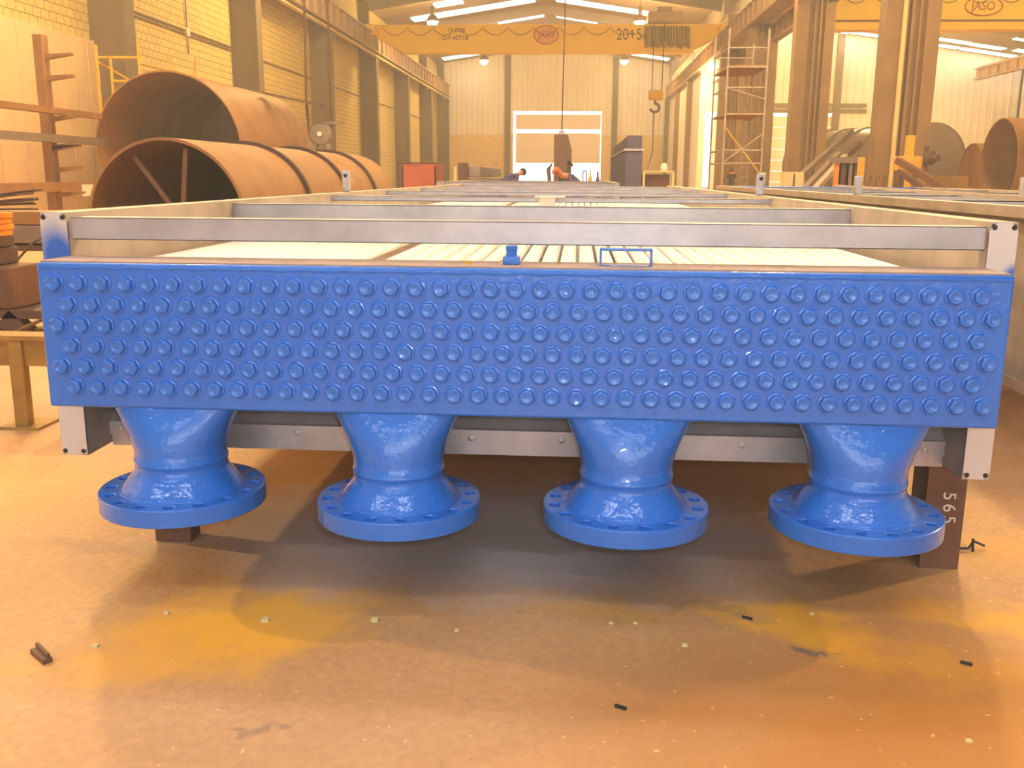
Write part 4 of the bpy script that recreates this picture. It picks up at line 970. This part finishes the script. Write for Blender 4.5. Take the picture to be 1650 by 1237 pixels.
p = atY(1390, 253, 16.); tag(MB().box((p.x-.05, 16, 0), (p.x+.05, 16.1, p.z)).build('yellow_post', 'safety_yellow', None, smooth=0), 'slim yellow post standing before the second brown column', 'post')
m = None
for k, px in enumerate((1400, 1412, 1424)):
    p = atY(px, 286, 25.); o = MB().tube([(p.x, 25., 0), (p.x, 25., p.z), (p.x+.05, 25., p.z+.04), (p.x+.09, 25., p.z-.05)], .018, 6).build('hook_rod', 'rust_post', None)
    tag(o, 'thin bent rod standing at the foot of the second brown column', 'rod', 'bent rods at the column foot')
lean((1527, 307), (1446, 258), 16., 17., .12, 'rust_post', 'long brown pipe section sloping down right of the second column', name='box_section', base0=True)
lean((1496, 309), (1449, 276), 15.4, 16.2, .09, 'rust_dark', 'shorter brown section sloping down below the long one', base0=True)
px_box('steel_block', 1448, 1458, 276, 300, 18., .4, 'rust_dark', 'dark upright steel block right of the second brown column', 'block', zmin=0)
px_box('yellow_crate', 1265, 1279, 277, 293, 14.6, .4, 'pale', 'pale yellow box at the foot of the tall column, left of two', 'box', zmin=0)
px_box('yellow_crate', 1281, 1296, 277, 293, 14.6, .4, 'pale', 'pale yellow box at the foot of the tall column, right of two', 'box', zmin=0)
px_box('white_board', 1225, 1234, 278, 294, 30., .15, 'white', 'small white upright board at the foot of the scaffold tower', 'board', zmin=0)
# welding positioner
yw = 24.; A_, B_ = atY(1463, 218, yw), atY(1471, 268, yw)
t = thing('welding_positioner', (A_.x, yw, 0), 'yellow welding positioner with dark head right of the second column', 'machine')
MB().box((A_.x, yw, 0), (B_.x, yw+.2, A_.z)).build('mast', 'safety_yellow', t, bevel=.01)
a, b = atY(1445, 275, yw), atY(1484, 252, yw); MB().box((a.x, yw-.2, a.z), (b.x, yw+.4, b.z)).build('arm', 'safety_yellow', t, bevel=.03)
a, b = atY(1476, 295, yw), atY(1492, 268, yw); MB().box((a.x, yw-.1, 0), (b.x, yw+.4, b.z)).build('base', 'olive', t, bevel=.03)
q = atY(1491, 255, yw); w_ = 12/F*26.4
MB().lathe((q.x, yw-.25, q.z), (.5, -.85, 0), [(0, 0), (w_*.9, 0), (w_*.9, .1), (w_*.4, .16), (w_*.4, .3), (0, .3)], 20).build('face_plate', 'rust_dark', t)
a, b = atY(1487, 278, yw), atY(1496, 234, yw); MB().box((a.x, yw-.1, a.z), (b.x, yw+.1, b.z)).build('tilt_arm', 'rust_dark', t, bevel=.03)
tag(MB().box((atY(1462, 300, 30.).x, 30., 0), (atY(1560, 300, 30.).x, 30.5, atY(1500, 283, 30.).z)).build('steel_trough', 'olive', None, bevel=.02), 'long low olive trough in front of the right bay wall', 'trough')
p = atY(1517, 305, 22.); tag(MB().lathe((p.x, 22., 0), (0, 0, 1), [(0, 0), (.35, 0), (.3, .65), (.12, .86), (0, .9)], 14).build('sack', 'pale', None), 'pale yellow sack at the foot of the sloping pipe', 'sack')
# cabinet by the right bay wall
ycb = 52.; a, b = atY(1522, 285, ycb), atY(1548, 242, ycb)
t = thing('storage_cabinet', ((a.x+b.x)/2, ycb, 0), 'tan open shelf cabinet beside the right bay wall', 'cabinet')
MB().box((a.x, ycb, 0), (b.x, ycb+.6, b.z)).build('carcass', 'sheet', t, bevel=.02)
for k in range(1, 4): MB().box((a.x, ycb-.06, b.z*k/4-.04), (b.x, ycb, b.z*k/4+.04)).build('shelf', 'wood', t, smooth=0)
MB().box((b.x-.1, ycb-.08, 0), (b.x+.1, ycb, b.z)).build('side_panel', 'wood', t, smooth=0)

# hook of the right bay crane near the runway end
p = atY(1469, 146, yc2-.6)
t = thing('crane_hook', (p.x, yc2-.6, p.z), 'dark hook block hanging right of the second brown column', 'hook')
MB().lathe((p.x, yc2-.85, p.z), (0, 1, 0), [(0, 0), (.5, 0), (.55, .1), (.55, .4), (.5, .5), (0, .5)], 24).build('sheave_block', 'rust_dark', t)
MB().box((p.x-.4, yc2-.75, p.z-1.1), (p.x+.2, yc2-.45, p.z-.5)).build('hook_housing', 'rust_dark', t, bevel=.06)
MB().tube([(p.x-.15, yc2-.6, p.z-1.), (p.x-.15, yc2-.6, p.z-1.5)] + [(p.x-.15+.2*math.sin(a_), yc2-.6, p.z-1.7+.2*math.cos(a_)) for a_ in [k*PI*1.4/7 for k in range(8)]], .06, 8).build('hook', 'grey_steel', t)
for dx in (-.3, .35): MB().tube([(p.x+dx, yc2-.6, p.z), (p.x+dx, yc2-.6, c2lo+.2)], .03, 6).build('rope', 'cable', t)

# ================================================================== SMALL THINGS ON THE FLOOR
def on_floor(px, py): return at(px, py, 2, 0)
p = on_floor(65, 1061)
t = MB().bar((p.x-.03, p.y+.03, .006), (p.x+.03, p.y-.02, .006), .022, .012).bar((p.x-.03, p.y+.04, .016), (p.x+.028, p.y-.012, .016), .008, .008).build('steel_offcut', 'rust_post', None, smooth=0)
tag(t, 'small brown steel offcut on the floor at the left edge', 'offcut')
p = on_floor(1563, 887)
m = MB(); m.tube([(p.x-.04, p.y, .006), (p.x-.01, p.y-.01, .012), (p.x+.01, p.y+.005, .03), (p.x+.05, p.y+.02, .01)], .004, 6).tube([(p.x, p.y-.02, .005), (p.x+.005, p.y, .04)], .004, 6)
tag(m.build('bent_wire', 'dark', None), 'bent dark wire on the floor right of the chalked post', 'wire')
for (px, py, lab) in ((1000, 1141, 'tiny dark splinter on the floor below the third flange'), (1204, 997, 'dark chip on the floor right of the third flange'), (1557, 1070, 'dark chip on the yellow stained floor at the right')):
    p = on_floor(px, py); tag(MB().bar((p.x-.012, p.y+.006, .003), (p.x+.012, p.y-.006, .003), .007, .006).build('metal_chip', 'dark', None, smooth=0), lab, 'chip')
for (px, py) in ((268, 988), (153, 1042), (427, 1000), (603, 1000), (1023, 1004), (984, 1004), (1102, 1040), (735, 1016), (1560, 1195), (1307, 989)):
    p = on_floor(px, py); s_ = .004+.004*random.random()
    tag(MB().box((p.x-s_, p.y-s_, 0), (p.x+s_*1.4, p.y+s_, s_)).build('paint_flake', 'pale', None, smooth=0), 'tiny pale flake lying on the concrete floor in front of the flanges', 'flake', 'pale flakes on the floor')

# ================================================================== LIGHT
# daylight beyond the far doors and behind the open near end of the hall
SKY = emit('overcast_daylight', (255, 248, 240), 4.)
for (x0, x1, y, z1) in ((XL-2, X3+2, YF+13.5, 22), (XL-2, X3+2, YB-8, 22)):
    struct(MB().box((x0, y, -1), (x1, y+.1, z1)).build('sky', SKY, smooth=0))
w = bpy.data.worlds.new('world'); bpy.context.scene.world = w; w.use_nodes = True
wt = w.node_tree; wt.nodes['Background'].inputs[0].default_value = (1., .96, .92, 1); wt.nodes['Background'].inputs[1].default_value = 2.5
v = wt.nodes.new('ShaderNodeVolumeScatter'); v.inputs['Density'].default_value = HAZE; v.inputs['Anisotropy'].default_value = .2; v.inputs['Color'].default_value = (1, .93, .80, 1)
wt.links.new(v.outputs[0], wt.nodes['World Output'].inputs['Volume'])
sc = bpy.context.scene
sc.view_settings.view_transform = 'Standard'; sc.view_settings.look = 'None'; sc.view_settings.gamma = 1; sc.view_settings.exposure = 0.; sc.view_settings.use_curve_mapping = False
sc.cycles.use_denoising = True; sc.cycles.max_bounces = 5; sc.cycles.diffuse_bounces = 4; sc.cycles.use_adaptive_sampling = True; sc.cycles.adaptive_threshold = .1; sc.cycles.adaptive_min_samples = 12; sc.cycles.caustics_refractive = False; sc.cycles.glossy_bounces = 3; sc.cycles.sample_clamp_indirect = 20.
# camera flash, just beside the lens
l = bpy.data.lights.new('camera_flash', 'POINT'); l.energy = 56.; l.color = (.86, .93, 1); l.shadow_soft_size = .02
lo = bpy.data.objects.new('camera_flash', l); C.objects.link(lo); lo.location = CAM+CR*.05+CU*.06
